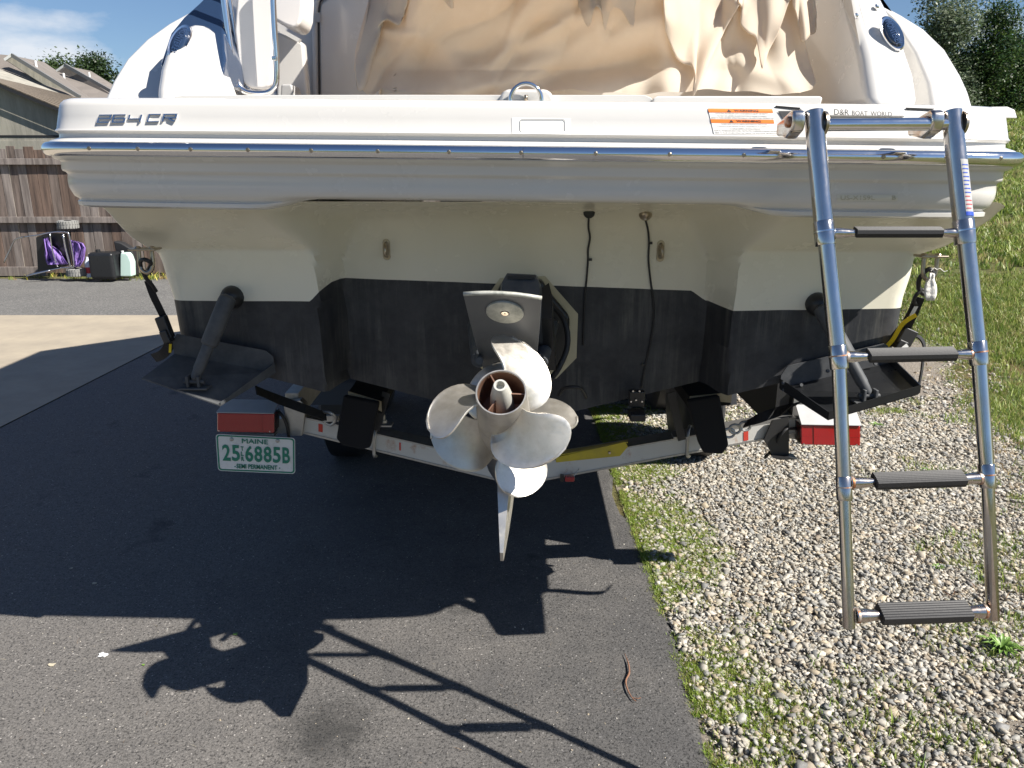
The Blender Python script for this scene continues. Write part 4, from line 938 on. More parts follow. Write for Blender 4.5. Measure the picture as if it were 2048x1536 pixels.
obj('hull_vent', lathe([(0, .021), (.005, .019), (.018, .010), (.022, .002)], wall(1291, 428, 0), (0, -1, .1), 16), M['tarnished_steel'], boat, smooth=True, sharp=40)
th2 = obj('through_hull', lathe([(0, .009), (.008, .008)], wall(1291, 434, .018), (0, -1, 0), 12), M['chrome'], boat, smooth=True)
obj('cable', tube(smoothpath([wall(u, v, .006) for u, v in [(1291, 440), (1296, 460), (1298, 485), (1297, 520), (1301, 560), (1308, 620), (1302, 680), (1290, 735), (1283, 775)]], 5), .0032, 8), M['black_rubber'], th2, smooth=True)
for u, v in ((1301, 486), (1286, 730)): obj('clip', box(wall(u, v, .004), (.012, .006, .008)), M['black_plastic'], th2)
tdx = obj('transducer', join(box(P(1273, 797, 2.42), (.05, .03, .055)), box(P(1273, 830, 2.39), (.05, .07, .025))), M['black_plastic'], boat, bevel=.004)
for u, v in ((1266, 782), (1279, 782), (1262, 803), (1284, 803), (1272, 800)): obj('bolt', lathe([(0, .0035), (.003, .003)], P(u, v, 2.40), (0, -1, 0), 8), M['silver_tube'], tdx)
# stern drive
X3 = Vector((1, .055, 0)).normalized(); A3 = Vector((-.040, -.719, .694)).normalized(); U3 = (X3.cross(A3) * -1).normalized(); X3 = (X3 - U3 * .075).normalized(); U3 = (X3.cross(A3) * -1).normalized(); C0 = Vector((-.0255, 1.71, 1.0))
def LD(x, a, u): return C0 + X3 * x + A3 * a + U3 * u
shield_o = [(1000, 556), (975, 592), (953, 640), (948, 720), (985, 762), (1113, 757), (1153, 716), (1156, 628), (1108, 573), (1090, 552)]
obj('transom_seat', prism([wall(u, v, .003) for u, v in shield_o][::-1], (0, .01, 0)), M['cream_gelcoat'], boat)
drive = obj('stern_drive', prism([P(u, v, 2.44) for u, v in [(1004, 566), (985, 600), (966, 645), (962, 715), (990, 748), (1110, 742), (1138, 708), (1140, 634), (1098, 584), (1084, 560)]][::-1], (0, .05, 0)), M['black_plastic'], boat, bevel=.012)
obj('cowl', loft([[LD(.028 + x * w, a, u + dv) for x, dv in ((-1, 0), (-1, .7 * h), (-.75, h), (.75, h), (1, .7 * h), (1, 0))] for a, u, w, h in ((-.165, .36, .052, .10), (-.19, .34, .058, .135), (-.30, .32, .062, .17), (-.42, .30, .065, .20))]), M['drive_grey_paint'], drive, smooth=True, sharp=25)
obj('cowl', loft([[LD(.098 + x * w, a, u + dv) for x, dv in ((-1, 0), (-1, .8 * h), (.4, h), (1, .6 * h), (1, 0))] for a, u, w, h in ((-.20, .34, .018, .12), (-.30, .32, .022, .15), (-.42, .30, .03, .18))]), M['black_plastic'], drive, smooth=True, sharp=25)
obj('vent_slot', box(LD(.028, -.160, .445), (.075, .01, .008)), M['black_rubber'], drive)
obj('leg_housing', loft([[LD(x * w, a0 - k * l, u) for x, k in ((0, 0), (-.6, .12), (-1, .4), (-.8, .8), (0, 1), (.8, .8), (1, .4), (.6, .12))] for u, w, a0, l in ((.04, .034, -.30, .30), (.12, .036, -.28, .30), (.19, .05, -.22, .34), (.21, .06, -.16, .36), (.32, .072, -.16, .34), (.42, .075, -.20, .30))]), M['drive_grey_paint'], drive, smooth=True, sharp=40)
vp = [(-.091, .095), (-.06, .101), (-.03, .105), (0, .106), (.03, .105), (.06, .101), (.091, .095), (.086, -.02), (.080, -.12), (.07, -.25), (.045, -.42), (0, -.50), (-.045, -.42), (-.07, -.25), (-.080, -.12), (-.086, -.02)]
plate = obj('ventilation_plate', prism([LD(x, a, .197) for x, a in vp], U3 * .010), M['ventilation_plate_paint'], drive, bevel=.0015)
lp = obj('sunlit_edge', tube([LD(x, a + .001, .202) for x, a in vp[:7]], .0055, 8), M['zinc_anode'], plate, smooth=True)  # pale colour on the aft edge stands in for sunlight on it
an_c = LD(.003, .04, .197)
def disc(c, rx, ra, h, n=40): return loft([[c + X3 * rx * s * math.cos(2 * math.pi * k / n) + A3 * ra * s * math.sin(2 * math.pi * k / n) - U3 * hh for k in range(n)] for s, hh in ((1, -.001), (1, h * .8), (.95, h), (.25, h), (.2, h * .4))])
anode = obj('anode', disc(an_c, .045, .045, .006), M['zinc_anode'], plate, smooth=True, sharp=35)
obj('bolt', disc(an_c - U3 * .003, .009, .009, .004, 16), M['tarnished_steel'], drive, smooth=True, sharp=35)
for s in (-1, 1):
    obj('trim_ram', tube([P(1026 + s * 78, 650, 2.42), LD(s * .085, -.26, .23)], .021, 14), M['drive_grey_paint'], drive, smooth=True, sharp=40)
    obj('trim_ram', tube([LD(s * .085, -.24, .24), LD(s * .07, -.14, .16)], .010, 12), M['drive_grey_paint'], drive, smooth=True, sharp=40)
obj('hose', tube(smoothpath([P(1095, 600, 2.40), P(1128, 640, 2.35), P(1135, 690, 2.33), P(1118, 735, 2.30), P(1100, 760, 2.25)], 6), .009, 10), M['black_rubber'], drive, smooth=True)
obj('hose', tube(smoothpath([P(1118, 790, 2.43), P(1130, 776, 2.37), P(1160, 776, 2.37), P(1172, 795, 2.43)], 6), .006, 8), M['black_rubber'], drive, smooth=True)
obj('gearcase', lathe([(-.262, .064), (-.30, .066), (-.42, .062), (-.50, .05), (-.56, .03), (-.59, .006)], LD(0, 0, 0), A3, 40), M['drive_grey_paint'], drive, smooth=True, sharp=50)
def fin(hw, pts): # thickness tapers to trailing edge
    V = []
    for a, u, w in pts: V += [LD(-w, a, u), LD(w, a, u)]
    return V
sk = [(-.22, -.045), (-.235, -.16), (-.275, -.300), (-.305, -.312), (-.42, -.20), (-.48, -.045)]
V = [LD(-w, a, u) for (a, u), w in zip(sk, (.019, .014, .004, .004, .008, .019))] + [LD(w, a, u) for (a, u), w in zip(sk, (.019, .014, .004, .004, .008, .019))]
obj('skeg', (V, [(5, 4, 3, 2, 1, 0), (6, 7, 8, 9, 10, 11)] + [(i, (i + 1) % 6, 6 + (i + 1) % 6, 6 + i) for i in range(6)]), M['propeller_metal'], drive)
def propeller(name, a_front, a_back, r_f, r_b, nb, th0, Rt, rm, cm, croot, pitch, dirn, skew, rake, label):
    pr = obj(name, lathe([(a_front, r_f), (lerp(a_front, a_back, .5), (r_f + r_b) / 2), (a_back - .003, r_b), (a_back, r_b - .001), (a_back, r_b - .004), (a_back - .004, r_b - .005)], C0, A3, 48, caps=False), M['propeller_metal'], boat, smooth=True, sharp=45, label=label)
    am = lerp(a_front, a_back, .5); rh = (r_f + r_b) / 2 - .006
    for b in range(nb):
        th = R(th0) + b * 2 * math.pi / nb
        NR, NS = 14, 14; rows_ = []
        for i in range(NR + 1):
            q_ = i / NR; r = rh + (Rt - rh) * (1 - (1 - q_) ** 1.6)
            c = lerp(croot, cm, sstep(rh, rm, r)) if r < rm else cm * math.sqrt(max(.0004, 1 - ((r - rm) / (Rt - rm)) ** 2.3))
            ph = math.atan(pitch / (2 * math.pi * r)); rw = []
            for j in range(NS + 1):
                s_ = -1 + 2 * j / NS
                psi = th + skew * ((r - rh) / (Rt - rh)) ** 1.3 + s_ * c / 2 * math.cos(ph) / r
                cup = .008 * (1 - s_ * s_) * 0 + .006 * max(0, -s_) ** 3
                a_ = am + dirn * s_ * c / 2 * math.sin(ph) + rake * (r - rh) + cup
                rw.append(C0 + A3 * a_ + (X3 * math.cos(psi) + U3 * math.sin(psi)) * r)
            rows_.append(rw)
        bo = obj('blade', grid(rows_), M['propeller_metal'], pr, smooth=True)
        md = bo.modifiers.new('s', 'SOLIDIFY'); md.thickness = .0045; md.offset = 0
        md = bo.modifiers.new('b', 'BEVEL'); md.width = .0012; md.segments = 2; md.limit_method = 'ANGLE'; md.angle_limit = R(50)
    return pr
pr1 = propeller('propeller', -.135, 0.0, .066, .060, 3, 46, .186, .128, .190, .135, .46, 1, .68, .06, 'three bladed aft propeller')
pr2 = propeller('propeller', -.262, -.140, .066, .066, 4, 33, .188, .125, .160, .11, .46, -1, -.35, .03, 'four bladed forward propeller')
obj('bore', lathe([(-.001, .0555), (-.10, .053), (-.101, .002)], C0, A3, 40, caps=False), M['hub_bore'], pr1, smooth=True, sharp=40)
obj('hub_nut', lathe([(-.10, .029), (-.05, .0285), (-.02, .026), (.01, .021), (.030, .0165), (.034, .015), (.034, .0105), (.012, .0100), (.010, .001)], C0, A3, 32, caps=False), M['pale_hub_nut'], pr1, smooth=True, sharp=40)
for k in range(3):
    an = R(0 + 120 * k); d_ = X3 * math.cos(an) + U3 * math.sin(an)
    obj('spoke', beam(C0 + A3 * -.03 + d_ * .02, C0 + A3 * -.03 + d_ * .055, .05, .003, up=d_.cross(A3)), M['hub_bore'], pr1)

# trim tabs
def tab(hl, hr, al, ar, flange, top, bot, label, mount):
    t = obj('trim_tab', None or join(prism([hl, al, ar, hr], (0, 0, -.004))), M['tab_paint'] if not flange else M['black_plastic'], boat, label=label)
    obj('hinge_plate', prism([hl, hr, hr + Vector((0, .0, .05)), lerp(hl, hr, .93) + Vector((0, 0, .065)), lerp(hl, hr, .05) + Vector((0, 0, .065)), hl + Vector((0, 0, .04))], (0, .004, 0)), M['tab_paint'], t)
    if flange:
        for a, b in ((hl, al), (al, ar), (ar, hr)):
            obj('flange', prism([a, b, b + Vector((0, 0, .022)), a + Vector((0, 0, .022 if a is al or a is ar else .03))], (b - a).cross(Vector((0, 0, 1))).normalized() * .003), M['black_plastic'], t)
    else:
        obj('flange', prism([ar, hr, hr + Vector((0, 0, .03)), ar + Vector((0, 0, .008))], (.003, 0, 0)), M['tab_paint'], t)
    d = bot - top; L_ = d.length; d.normalize()
    obj('cylinder', lathe([(0, .010), (.008, .023), (L_ * .08, .0245), (L_ * .56, .0245), (L_ * .58, .022), (L_ * .59, .0165), (L_ * .86, .0165), (L_ * .88, .015), (L_ * .97, .013), (L_, .006)], top, d, 20), M['tab_paint'], t, smooth=True, sharp=35)
    obj('clevis', join(box(bot + Vector((-.016, 0, 0)), (.008, .026, .034)), box(bot + Vector((.016, 0, 0)), (.008, .026, .034)), tube([bot + Vector((-.03, 0, -.002)), bot + Vector((.03, 0, -.002))], .007, 10)), M['tab_paint'], t, bevel=.002)
    obj('clevis_base', box(bot + Vector((0, 0, -.020)), (.085, .04, .006)), M['tab_paint'], t, bevel=.002)
    obj('mount', lathe([(0, .036), (.010, .034), (.028, .026), (.040, .012)], mount, (0, -1, .25), 20), M['black_plastic'], t, smooth=True, sharp=50)
    return t
tl = tab(P(348, 708, 2.28), P(549, 745, 2.29), P(284, 756, 2.15), P(440, 810, 2.14), False, P(458, 590, 2.24), P(388, 762, 2.165), 'dusty grey left trim tab', wall(465, 594, 0))
tr_ = tab(P(1560, 776, 2.25), P(1778, 726, 2.24), P(1656, 838, 2.03), P(1838, 786, 2.01), True, P(1640, 612, 2.21), P(1738, 790, 2.06), 'black flanged right trim tab', wall(1634, 608, 0))
for u, v in ((1566, 766), (1602, 770), (1655, 742), (1567, 780), (1750, 727)): obj('bolt', lathe([(0, .006), (.005, .005)], P(u, v, 2.23), (0, -1, .3), 10), M['tab_paint'], tr_)

# boarding ladder
LT = 1.67
ladder = obj('ladder', tube([PD(1632, 250, LT), PD(1902, 248, LT)], .0135, 18), M['chrome'], boat, smooth=True, sharp=40, label='telescoping stainless boarding ladder hanging from the swim platform')
secs_ = [((1627, 222), (1651, 490), .0205, (1903, 222), (1931, 488)), ((1651, 470), (1679, 738), .0178, (1931, 470), (1959, 730), ), ((1677, 715), (1689, 1000), .0152, (1957, 708), (1976, 975)), ((1688, 980), (1698, 1256), .0128, (1975, 955), (1986, 1240))]
secs_ = [(s[0], s[1], s[2], s[3], s[4]) for s in secs_]
for k, (a, b, r, c, d) in enumerate(secs_):
    for p, q in ((a, b), (c, d)):
        p0 = PD(*p, LT); p1 = PD(*q, LT)
        obj('rail', tube([p0, p0 + (p1 - p0) * .004, p1 - (p1 - p0) * .004, p1], [r * .9, r, r, r * .92], 24), M['ladder_steel'], ladder, smooth=True, sharp=40)
        if k < 3:
            dd = (p1 - p0).normalized()
            obj('collar', tube([p1 - dd * .052, p1 - dd * .050, p1 - dd * .004, p1], [r, r + .0014, r + .0014, r + .0008], 24), M['ladder_steel'], ladder, smooth=True, sharp=40)
            obj('stop_ring', tube([p1 - dd * .030, p1 - dd * .027], [r + .0022] * 2, 24), M['rusty_weld'] if k else M['chrome'], ladder, smooth=True, sharp=40)
rungs = [(466, 1652, 1928, .009, .024), (710, 1678, 1955, .010, .030), (962, 1688, 1974, .011, .036), (1228, 1699, 1984, .0125, .044)]
for k, (v, u0, u1, r, wd) in enumerate(rungs):
    a = PD(u0, v + (4 if k else 0), LT); b = PD(u1, v - (6 if k > 1 else (2 if k else 0)), LT); d = b - a
    nrm = Vector((0, -.35, .94)).normalized() if k else Vector((0, -.2, .98)).normalized()
    rs = [.012, .0125, .0085, .0085, .0085, .0125, .012]; ts = [.04, .10, .20, .5, .82, .92, .96]
    obj('rung', tube([a + d * t for t in ts], [x * (r / .010) for x in rs], 16), M['ladder_steel'], ladder, smooth=True, sharp=50)
    for t in (.055, .945): obj('weld', tube([a + d * (t - .008), a + d * (t + .008)], r * 1.32, 16), M['rusty_weld'] if k else M['ladder_steel'], ladder, smooth=True, sharp=50)
    # ribbed tread
    t0, t1 = .21, .83; fw_ = Vector((0, -1, -.35)).normalized(); fw_ = (fw_ - nrm * fw_.dot(nrm)).normalized()
    prof_ = []; nr = 7
    for i in range(nr * 2 + 1):
        y_ = -wd / 2 + wd * i / (nr * 2); h_ = .0095 * r / .0088 + .0015 + (.0016 if i % 2 else 0) - (y_ / wd) ** 2 * .006; prof_.append((y_, h_))
    prof_ += [(wd / 2 + .002, .002), (wd / 2, -.007), (-wd / 2, -.007), (-wd / 2 - .002, .002)]
    obj('tread', loft([[a + d * t + fw_ * y_ + nrm * h_ for y_, h_ in prof_] for t in (t0, t1)]), M['black_rubber'], ladder)
for u, v, s in ((1627, 240, -1), (1903, 240, 1)):
    c = PD(u, v + 4, LT)
    br = obj('hinge_bracket', loft([[c + Vector((dx, dy, dz)) for dy, dz in ((-.016, .020), (-.021, .0), (-.014, -.020), (.02, -.034), (.085, -.026), (.09, .0), (.05, .012), (.0, .026))] for dx in (-.052, -.023)]), M['hinge_steel'], ladder, bevel=.007)
    obj('pin', lathe([(0, .0125), (.006, .012), (.009, .007)], c + Vector((-.052, .002, 0)), (-1, 0, 0), 14), M['rusty_weld'], br, smooth=True, sharp=40)
    obj('washer', lathe([(0, .027), (.006, .026), (.010, .018), (.012, .014)], c + Vector((.019, 0, -.004)), (1, 0, 0), 22), M['tarnished_steel'], ladder, smooth=True, sharp=40)
def dq(s, t):
    w_ = lerp(.80, .38, t); c_ = PD(lerp(1903, 1931, w_), lerp(222, 488, w_), LT); a_ = lerp(-.35, .95, s)
    return c_ + Vector((math.sin(a_), -math.cos(a_) * .96, math.cos(a_) * .27)) * .0213
dc = obj('decal', sheet(lambda s, t: dq(.12 + s * .76, t), n=6, m=6), M['grey_housing'], ladder)
for tx, mat_, s0 in (('CAUTION HOLD RAILS WHEN CLIMBING', 'print_blue', .15), ('STOW LADDER BEFORE UNDERWAY', 'print_red', .5)): pass
obj('blue_band', sheet(lambda s, t: dq(.1 + s * .8, t * .07) + Vector((0, -.0006, 0)), n=6, m=2), M['print_blue'], ladder)
for k in range(12):
    obj('print_line', sheet(lambda s, t, k=k: dq(.2 + s * (.55 if k % 3 else .4), .12 + k * .07 + t * .018) + Vector((0, -.0006, 0)), n=4, m=1), M['print_red'] if k < 4 else M['print_blue'], dc)

# stern eyes for the tie-down straps
for (u, v, Y) in ((290, 498, 2.19), (1862, 512, 2.16)):
    c = P(u, v, Y)
    be = obj('tie_down_eye', join(box(c, (.075, .05, .006)), lathe([(0, .010), (.006, .006)], c + Vector((-.02, 0, .002)), (0, 0, 1), 10), lathe([(0, .010), (.006, .006)], c + Vector((.02, 0, .002)), (0, 0, 1), 10)), M['tarnished_steel'], boat, bevel=.002)
    obj('loop', tube(smoothpath([c + Vector((-.018, 0, 0)), c + Vector((-.017, -.004, -.05)), c + Vector((0, -.006, -.066)), c + Vector((.017, -.004, -.05)), c + Vector((.018, 0, 0))], 5), .006, 10), M['tarnished_steel'], be, smooth=True)
# ---------------------------------------------------------------- the trailer
trl = thing('boat_trailer', (.1, 2.75, .45), 'white painted steel boat trailer under the hull', 'trailer')
TY = 2.75
def TP(u, v, dY=0): return P(u, v, TY + dY)
def channel(u0, v0, u1, v1, hpx):
    a = TP(u0, v0); b = TP(u1, v1); a2 = TP(u0, v0 + hpx[0]); b2 = TP(u1, v1 + hpx[1])
    web = prism([a, a2, b2, b], (0, .012, 0))
    tf = prism([a, b, b + Vector((0, 0, .006)), a + Vector((0, 0, .006))], (0, .085, 0)); bf = prism([a2 + Vector((0, -.003, 0)), b2 + Vector((0, -.003, 0)), b2 + Vector((0, -.003, -.008)), a2 + Vector((0, -.003, -.008))], (0, .085, 0))
    return web, tf, bf
for nm_, args in (('crossbeam', (598, 835, 1035, 935, (26, 32))), ('crossbeam', (1035, 935, 1592, 838, (32, 26)))):
    w_, t_, b_ = channel(*args)
    o = obj(nm_, w_, M['trailer_white'], trl); obj('flange', t_, M['galvanised'], o); obj('flange', b_, M['galvanised'], o)
obj('side_rail', beam(P(585, 812, 2.78) + Vector((0, 0, 0)), P(585, 812, 2.78) + Vector((-.12, 5.2, .0)), .05, .10), M['galvanised'], trl)
obj('side_rail', beam(P(1600, 812, 2.78), P(1600, 812, 2.78) + Vector((.1, 5.2, .0)), .05, .13), M['galvanised'], trl)
obj('end_bracket', prism([TP(u, v, -.02) for u, v in [(566, 808), (600, 800), (612, 812), (604, 872), (575, 872)]][::-1], (0, .04, 0)), M['galvanised'], trl, bevel=.003)
obj('end_bracket', join(prism([TP(u, v, -.02) for u, v in [(1545, 842), (1578, 836), (1578, 915), (1548, 916), (1528, 880)]][::-1], (0, .01, 0)), prism([TP(u, v, -.05) for u, v in [(1546, 916), (1580, 915), (1597, 919), (1560, 920)]][::-1], (0, .06, 0))), M['dark_steel'], trl)
# bunks with carpet
for (ul, ur, vt, vb, sl_) in ((672, 758, 790, 896, 14), (1374, 1458, 800, 905, -12)):
    tl_ = P(ul + 25 - (0 if sl_ > 0 else 20), vt - 6, 2.66); tr2 = P(ur + 5, vt + (14 if sl_ > 0 else -14), 2.66)
    d3 = Vector((0, 3.6, .05))
    bk = obj('bunk_board', prism([tl_, tr2, tr2 + Vector((0, 0, -.045)), tl_ + Vector((0, 0, -.045))], d3), M['carpet_black'], trl)
    obj('bunk_end', prism([tl_ + Vector((0, -.006, .004)), tr2 + Vector((0, -.006, .004)), tr2 + Vector((.0, -.006, -.035)), lerp(tl_, tr2, .55) + Vector((0, -.006, -.022)), tl_ + Vector((0, -.006, -.02))], (0, .005, 0)), M['cardboard'], bk)
    pa = [(ul + (14 if sl_ > 0 else 0), vt + 2), (ur - (0 if sl_ > 0 else 18), vt + (16 if sl_ > 0 else -8)), (ur - (18 if sl_ > 0 else 0), vb - 8 + (8 if sl_ > 0 else -6)), (ur - (34 if sl_ > 0 else 12), vb + 4), (ul + (12 if sl_ > 0 else 34), vb - 4 + (0 if sl_ > 0 else 6)), (ul + (0 if sl_ > 0 else 24), vb - 18)]
    obj('carpet_flap', prism([P(u, v, 2.62) for u, v in pa][::-1], (0, .03, 0)), M['carpet_black'], bk, bevel=.008)
for u, v0, v1 in ((765, 785, 860), (1352, 785, 880)):
    obj('bunk_bracket', beam(P(u + (8 if u < 1000 else -10), v0, 2.72), P(u - (14 if u < 1000 else -12), v1, 2.72), .03, .006, (0, 1, 0)), M['dark_steel'], trl)
for u, v in ((750, 896), (1376, 896)):
    ub = obj('u_bolt', tube(smoothpath([TP(u + 4, v - 44, .03), TP(u, v - 30, -.016), TP(u - 2, v + 6, -.016), TP(u - 1, v + 16, -.01), TP(u + 2, v + 16, .04)], 4), .0065, 10), M['galvanised'], trl, smooth=True)
for u, v in ((768, 845), (1362, 868)):
    o = TP(u, v, -.01); obj('bolt', join(lathe([(0, .013), (.010, .013)], o, (0, 0, 1), 6), lathe([(.010, .006), (.030, .006)], o, (0, 0, 1), 10), box(o + Vector((0, .01, -.01)), (.06, .05, .006))), M['galvanised'], trl)
obj('yellow_bracket', join(prism([TP(u, v, -.004) for u, v in [(1112, 915), (1250, 884), (1256, 893), (1240, 912), (1112, 925)]][::-1], (0, .004, 0)), prism([TP(1112, 913, 0), TP(1256, 886, 0), TP(1256, 880, .09), TP(1112, 904, .09)], (0, 0, .004))), M['yellow_guide'], trl)
obj('bolt', lathe([(0, .006), (.006, .005)], TP(1219, 905, -.005), (0, -1, 0), 8), M['rusty_weld'], trl)
mk_ = obj('marker_lamp', box(TP(1139, 957, -.03), (.036, .02, .020)), M['lamp_red'], trl, bevel=.003)
obj('lamp_bracket', box(TP(1124, 956, -.02), (.014, .016, .026)), M['black_plastic'], mk_); obj('wire', tube([TP(1146, 955, -.03), TP(1156, 940, -.01), TP(1158, 938, 0)], .002, 6), M['galvanised'], mk_)
for u, v, w, h in ((605, 849, .012, .03), (641, 856, .016, .03), (800, 893, .006, .03), (1492, 872, .018, .035)):
    obj('red_mark', sheet(lambda s, t: TP(u + (s - .5) * w / .0019, v + (s - .5) * w / .0019 * (.23 if u < 1000 else -.17) + (.5 - t) * h / .0019, -.0015), n=1, m=1), M['red_marking'], trl)
def tail_light(u0, v0, u1, v1, roof, skew):
    # lens faces aft; grey sloped hood
    D_ = .07; Y0 = TY - .06
    pf = [P(u0, v0, Y0), P(u1, v0 + skew, Y0), P(u1, v1 + skew, Y0), P(u0, v1, Y0)]
    tlm = obj('tail_light', prism([p + Vector((0, .004, 0)) for p in pf][::-1], (0, D_, 0)), M['black_plastic'], trl, bevel=.004)
    ln = obj('lens', prism(pf[::-1], (0, .05, 0)), M['lamp_red'], tlm, bevel=.004)
    # moulded ribs on the lens
    for t in (.55,): obj('lens_rib', beam(lerp(pf[0], pf[3], t) + Vector((.004, 0, 0)), lerp(pf[1], pf[2], t) + Vector((-.004, 0, 0)), .0012, .002), M['lamp_red'], tlm)
    s_ = .79 if u0 < 1000 else .22; obj('lens_rib', beam(lerp(pf[0], pf[1], s_) + Vector((0, -.001, -.003)), lerp(pf[3], pf[2], s_) + Vector((0, -.001, .003)), .003, .002, (0, 1, 0)), M['lamp_red'], tlm)
    obj('hood', prism([pf[0] + Vector((-.001, -.006, .002)), pf[1] + Vector((.001, -.006, .002)), pf[1] + Vector((.001, D_, roof)), pf[0] + Vector((-.001 + (.0 if u0 > 1000 else .012), D_, roof))], (0, 0, .003)), M['grey_housing'], tlm, bevel=.001)
    for s in (.04, .93): obj('screw', lathe([(0, .003), (.002, .0025)], lerp(pf[3], pf[2], s) + Vector((0, -.001, .006)), (0, -1, 0), 8), M['silver_tube'], tlm)
    return tlm
tail_light(434, 826, 548, 864, .030, 2); tail_light(1602, 850, 1721, 890, .055, 2)
obj('cable', tube(smoothpath([TP(548, 820, 0), TP(560, 826, -.03), TP(572, 845, -.03), TP(577, 870, -.02), TP(580, 905, .02)], 5), .006, 8), M['black_rubber'], trl, smooth=True)
obj('cable', tube(smoothpath([TP(1602, 858, 0), TP(1575, 858, -.03), TP(1560, 872, -.03), TP(1548, 895, -.0), TP(1530, 915, .03)], 5), .006, 8), M['black_rubber'], trl, smooth=True)
obj('lamp_arm', beam(TP(1578, 862, .02), TP(1604, 866, .02), .03, .05), M['galvanised'], trl); obj('lamp_arm', beam(TP(545, 850, .02), TP(580, 850, .02), .03, .06), M['galvanised'], trl)
# licence plate
pq = [(431, 868), (590, 876), (590.5, 948), (436, 941.5)]
PY = TY - .07
fp = lambda e: (lambda s, t: P(*quadmap(pq, s, t), PY) + Vector((0, -e, 0)))
def rr_outline(f, m, r, n=5):
    pts = []; ry = r * 1.95
    for cx_, cy_, a0 in ((1 - m - r, 1 - m * 1.95 - ry, 0), (m + r, 1 - m * 1.95 - ry, 90), (m + r, m * 1.95 + ry, 180), (1 - m - r, m * 1.95 + ry, 270)):
        for k in range(n + 1): a = R(a0 + 90 * k / n); pts.append(f(cx_ + r * math.cos(a), cy_ + ry * math.sin(a)))
    return pts
lic = obj('licence_plate', prism(rr_outline(fp(0), 0, .045), (0, .0015, 0)), M['plate_white'], trl, label='white licence plate with green characters')
ro = rr_outline(fp(.0022), .012, .04); ri = rr_outline(fp(.0022), .024, .032); nn = len(ro)
ob = rr_outline(fp(.0), .008, .042); ib = rr_outline(fp(.0), .028, .030)
obj('border', loft([ob, ro, ri, ib], False, False), M['plate_green'], lic)
def raised(name, body, bx, bold=.012, e=.0030, narrow=None):
    st, Fc = textgeo(body, 0, bold); f = fp(e); g0 = fp(.0002); s0, t0, s1, t1 = bx
    top = [f(lerp(s0, s1, s), lerp(t0, t1, t)) for s, t in st]; bot_ = [g0(lerp(s0, s1, s), lerp(t0, t1, t)) for s, t in st]
    ed = {}
    for q_ in Fc:
        for a, b in zip(q_, q_[1:] + q_[:1]): ed[(a, b)] = 1
    n_ = len(top); side = [(a, a + n_, b + n_, b) for (a, b) in ed if (b, a) not in ed]
    return obj(name, (top + bot_, list(Fc) + side), M['plate_green'], lic)
raised('state_name', 'MAINE', (.33, .79, .66, .915), 0)
for i, (ch, s0, s1) in enumerate((('2', .075, .175), ('5', .195, .295), ('6', .365, .465), ('8', .482, .582), ('8', .60, .70), ('5', .718, .815), ('B', .84, .935))): raised('character', ch, (s0, .29, s1, .725), .02)
for ch, t in (('T', .58), ('L', .44), ('R', .30)): raised('small_character', ch, (.312, t, .345, t + .115), .008)
raised('motto', 'SEMI PERMANENT', (.245, .095, .77, .215), .006)
for s, t in ((.225, .135), (.80, .145)): obj('dot', lathe([(0, .0025), (.0012, .0025)], fp(0)(s, t), (0, -1, 0), 10), M['plate_green'], lic)
for s, t in ((.20, .88), (.78, .90)): obj('bolt', lathe([(0, .0075), (.003, .007), (.005, .004)], fp(0)(s, t), (0, -1, 0), 14), M['galvanised'], lic, smooth=True, sharp=40)
obj('plate_bracket', box(TP(510, 866, -.02), (.16, .05, .012)), M['galvanised'], lic)
for x, yw in ((-.95, 4.3), (-.95, 5.2), (1.06, 4.3), (1.06, 5.2)):
    wh = obj('wheel', lathe([(-.10, .2), (-.105, .30), (-.08, .345), (.08, .345), (.105, .30), (.10, .2)], (x, yw, .215), (1, 0, 0), 32), M['black_rubber'], trl, smooth=True, sharp=40)
    obj('rim', lathe([(-.06, .2), (-.03, .19), (0, .06), (0, .001)], (x, yw, .215), (1, 0, 0), 24, False), M['galvanised'], wh, smooth=True)
    obj('fender', grid([[Vector((x + dx, yw + .42 * math.cos(R(a)), .22 + .42 * math.sin(R(a)))) for dx in (-.13, .13)] for a in range(10, 171, 16)]), M['dark_steel'], trl)
for x in (1.0,): obj('shade_skirt', box((x + .03, 3.85, .72), (.05, 2.1, .38)), M['dark_steel'], trl)  # plate added on one side to block sun under the hull
obj('axle', tube([(-.9, 5.2, .215), (1.0, 5.2, .215)], .03, 10), M['dark_steel'], trl)
obj('tongue', beam((-.86, 6.0, .55), (.1, 10.2, .5), .06, .1), M['trailer_white'], trl); obj('tongue', beam((1.1, 6.0, .55), (.1, 10.2, .5), .06, .1), M['trailer_white'], trl)

# ---------------------------------------------------------------- tie-down straps
s1 = thing('tie_down_strap', P(345, 700, 2.33), 'black hook strap on the left side of the stern beside the left trim tab', 'strap', 'tie-down straps')
obj('hook', tube(smoothpath([P(u, v, Y) for u, v, Y in [(296, 540, 2.21), (302, 527, 2.18), (290, 519, 2.17), (281, 523, 2.18), (283, 538, 2.19), (292, 556, 2.21), (304, 570, 2.23), (312, 582, 2.25)]], 5), .0058, 10), M['black_rubber'], s1, smooth=True)
obj('strap', ribbon(smoothpath([P(u, v, Y) for u, v, Y in [(296, 562, 2.23), (306, 590, 2.25), (318, 615, 2.27), (330, 640, 2.29)]], 4), .020, .004, (.3, -1, 0)), M['webbing'], s1)
rb = obj('ratchet', join(box(P(330, 655, 2.27), (.030, .030, .070), Matrix.Rotation(-.25, 3, 'Y')), box(P(334, 672, 2.26), (.022, .036, .04), Matrix.Rotation(-.3, 3, 'Y'))), M['dark_steel'], s1, bevel=.004)
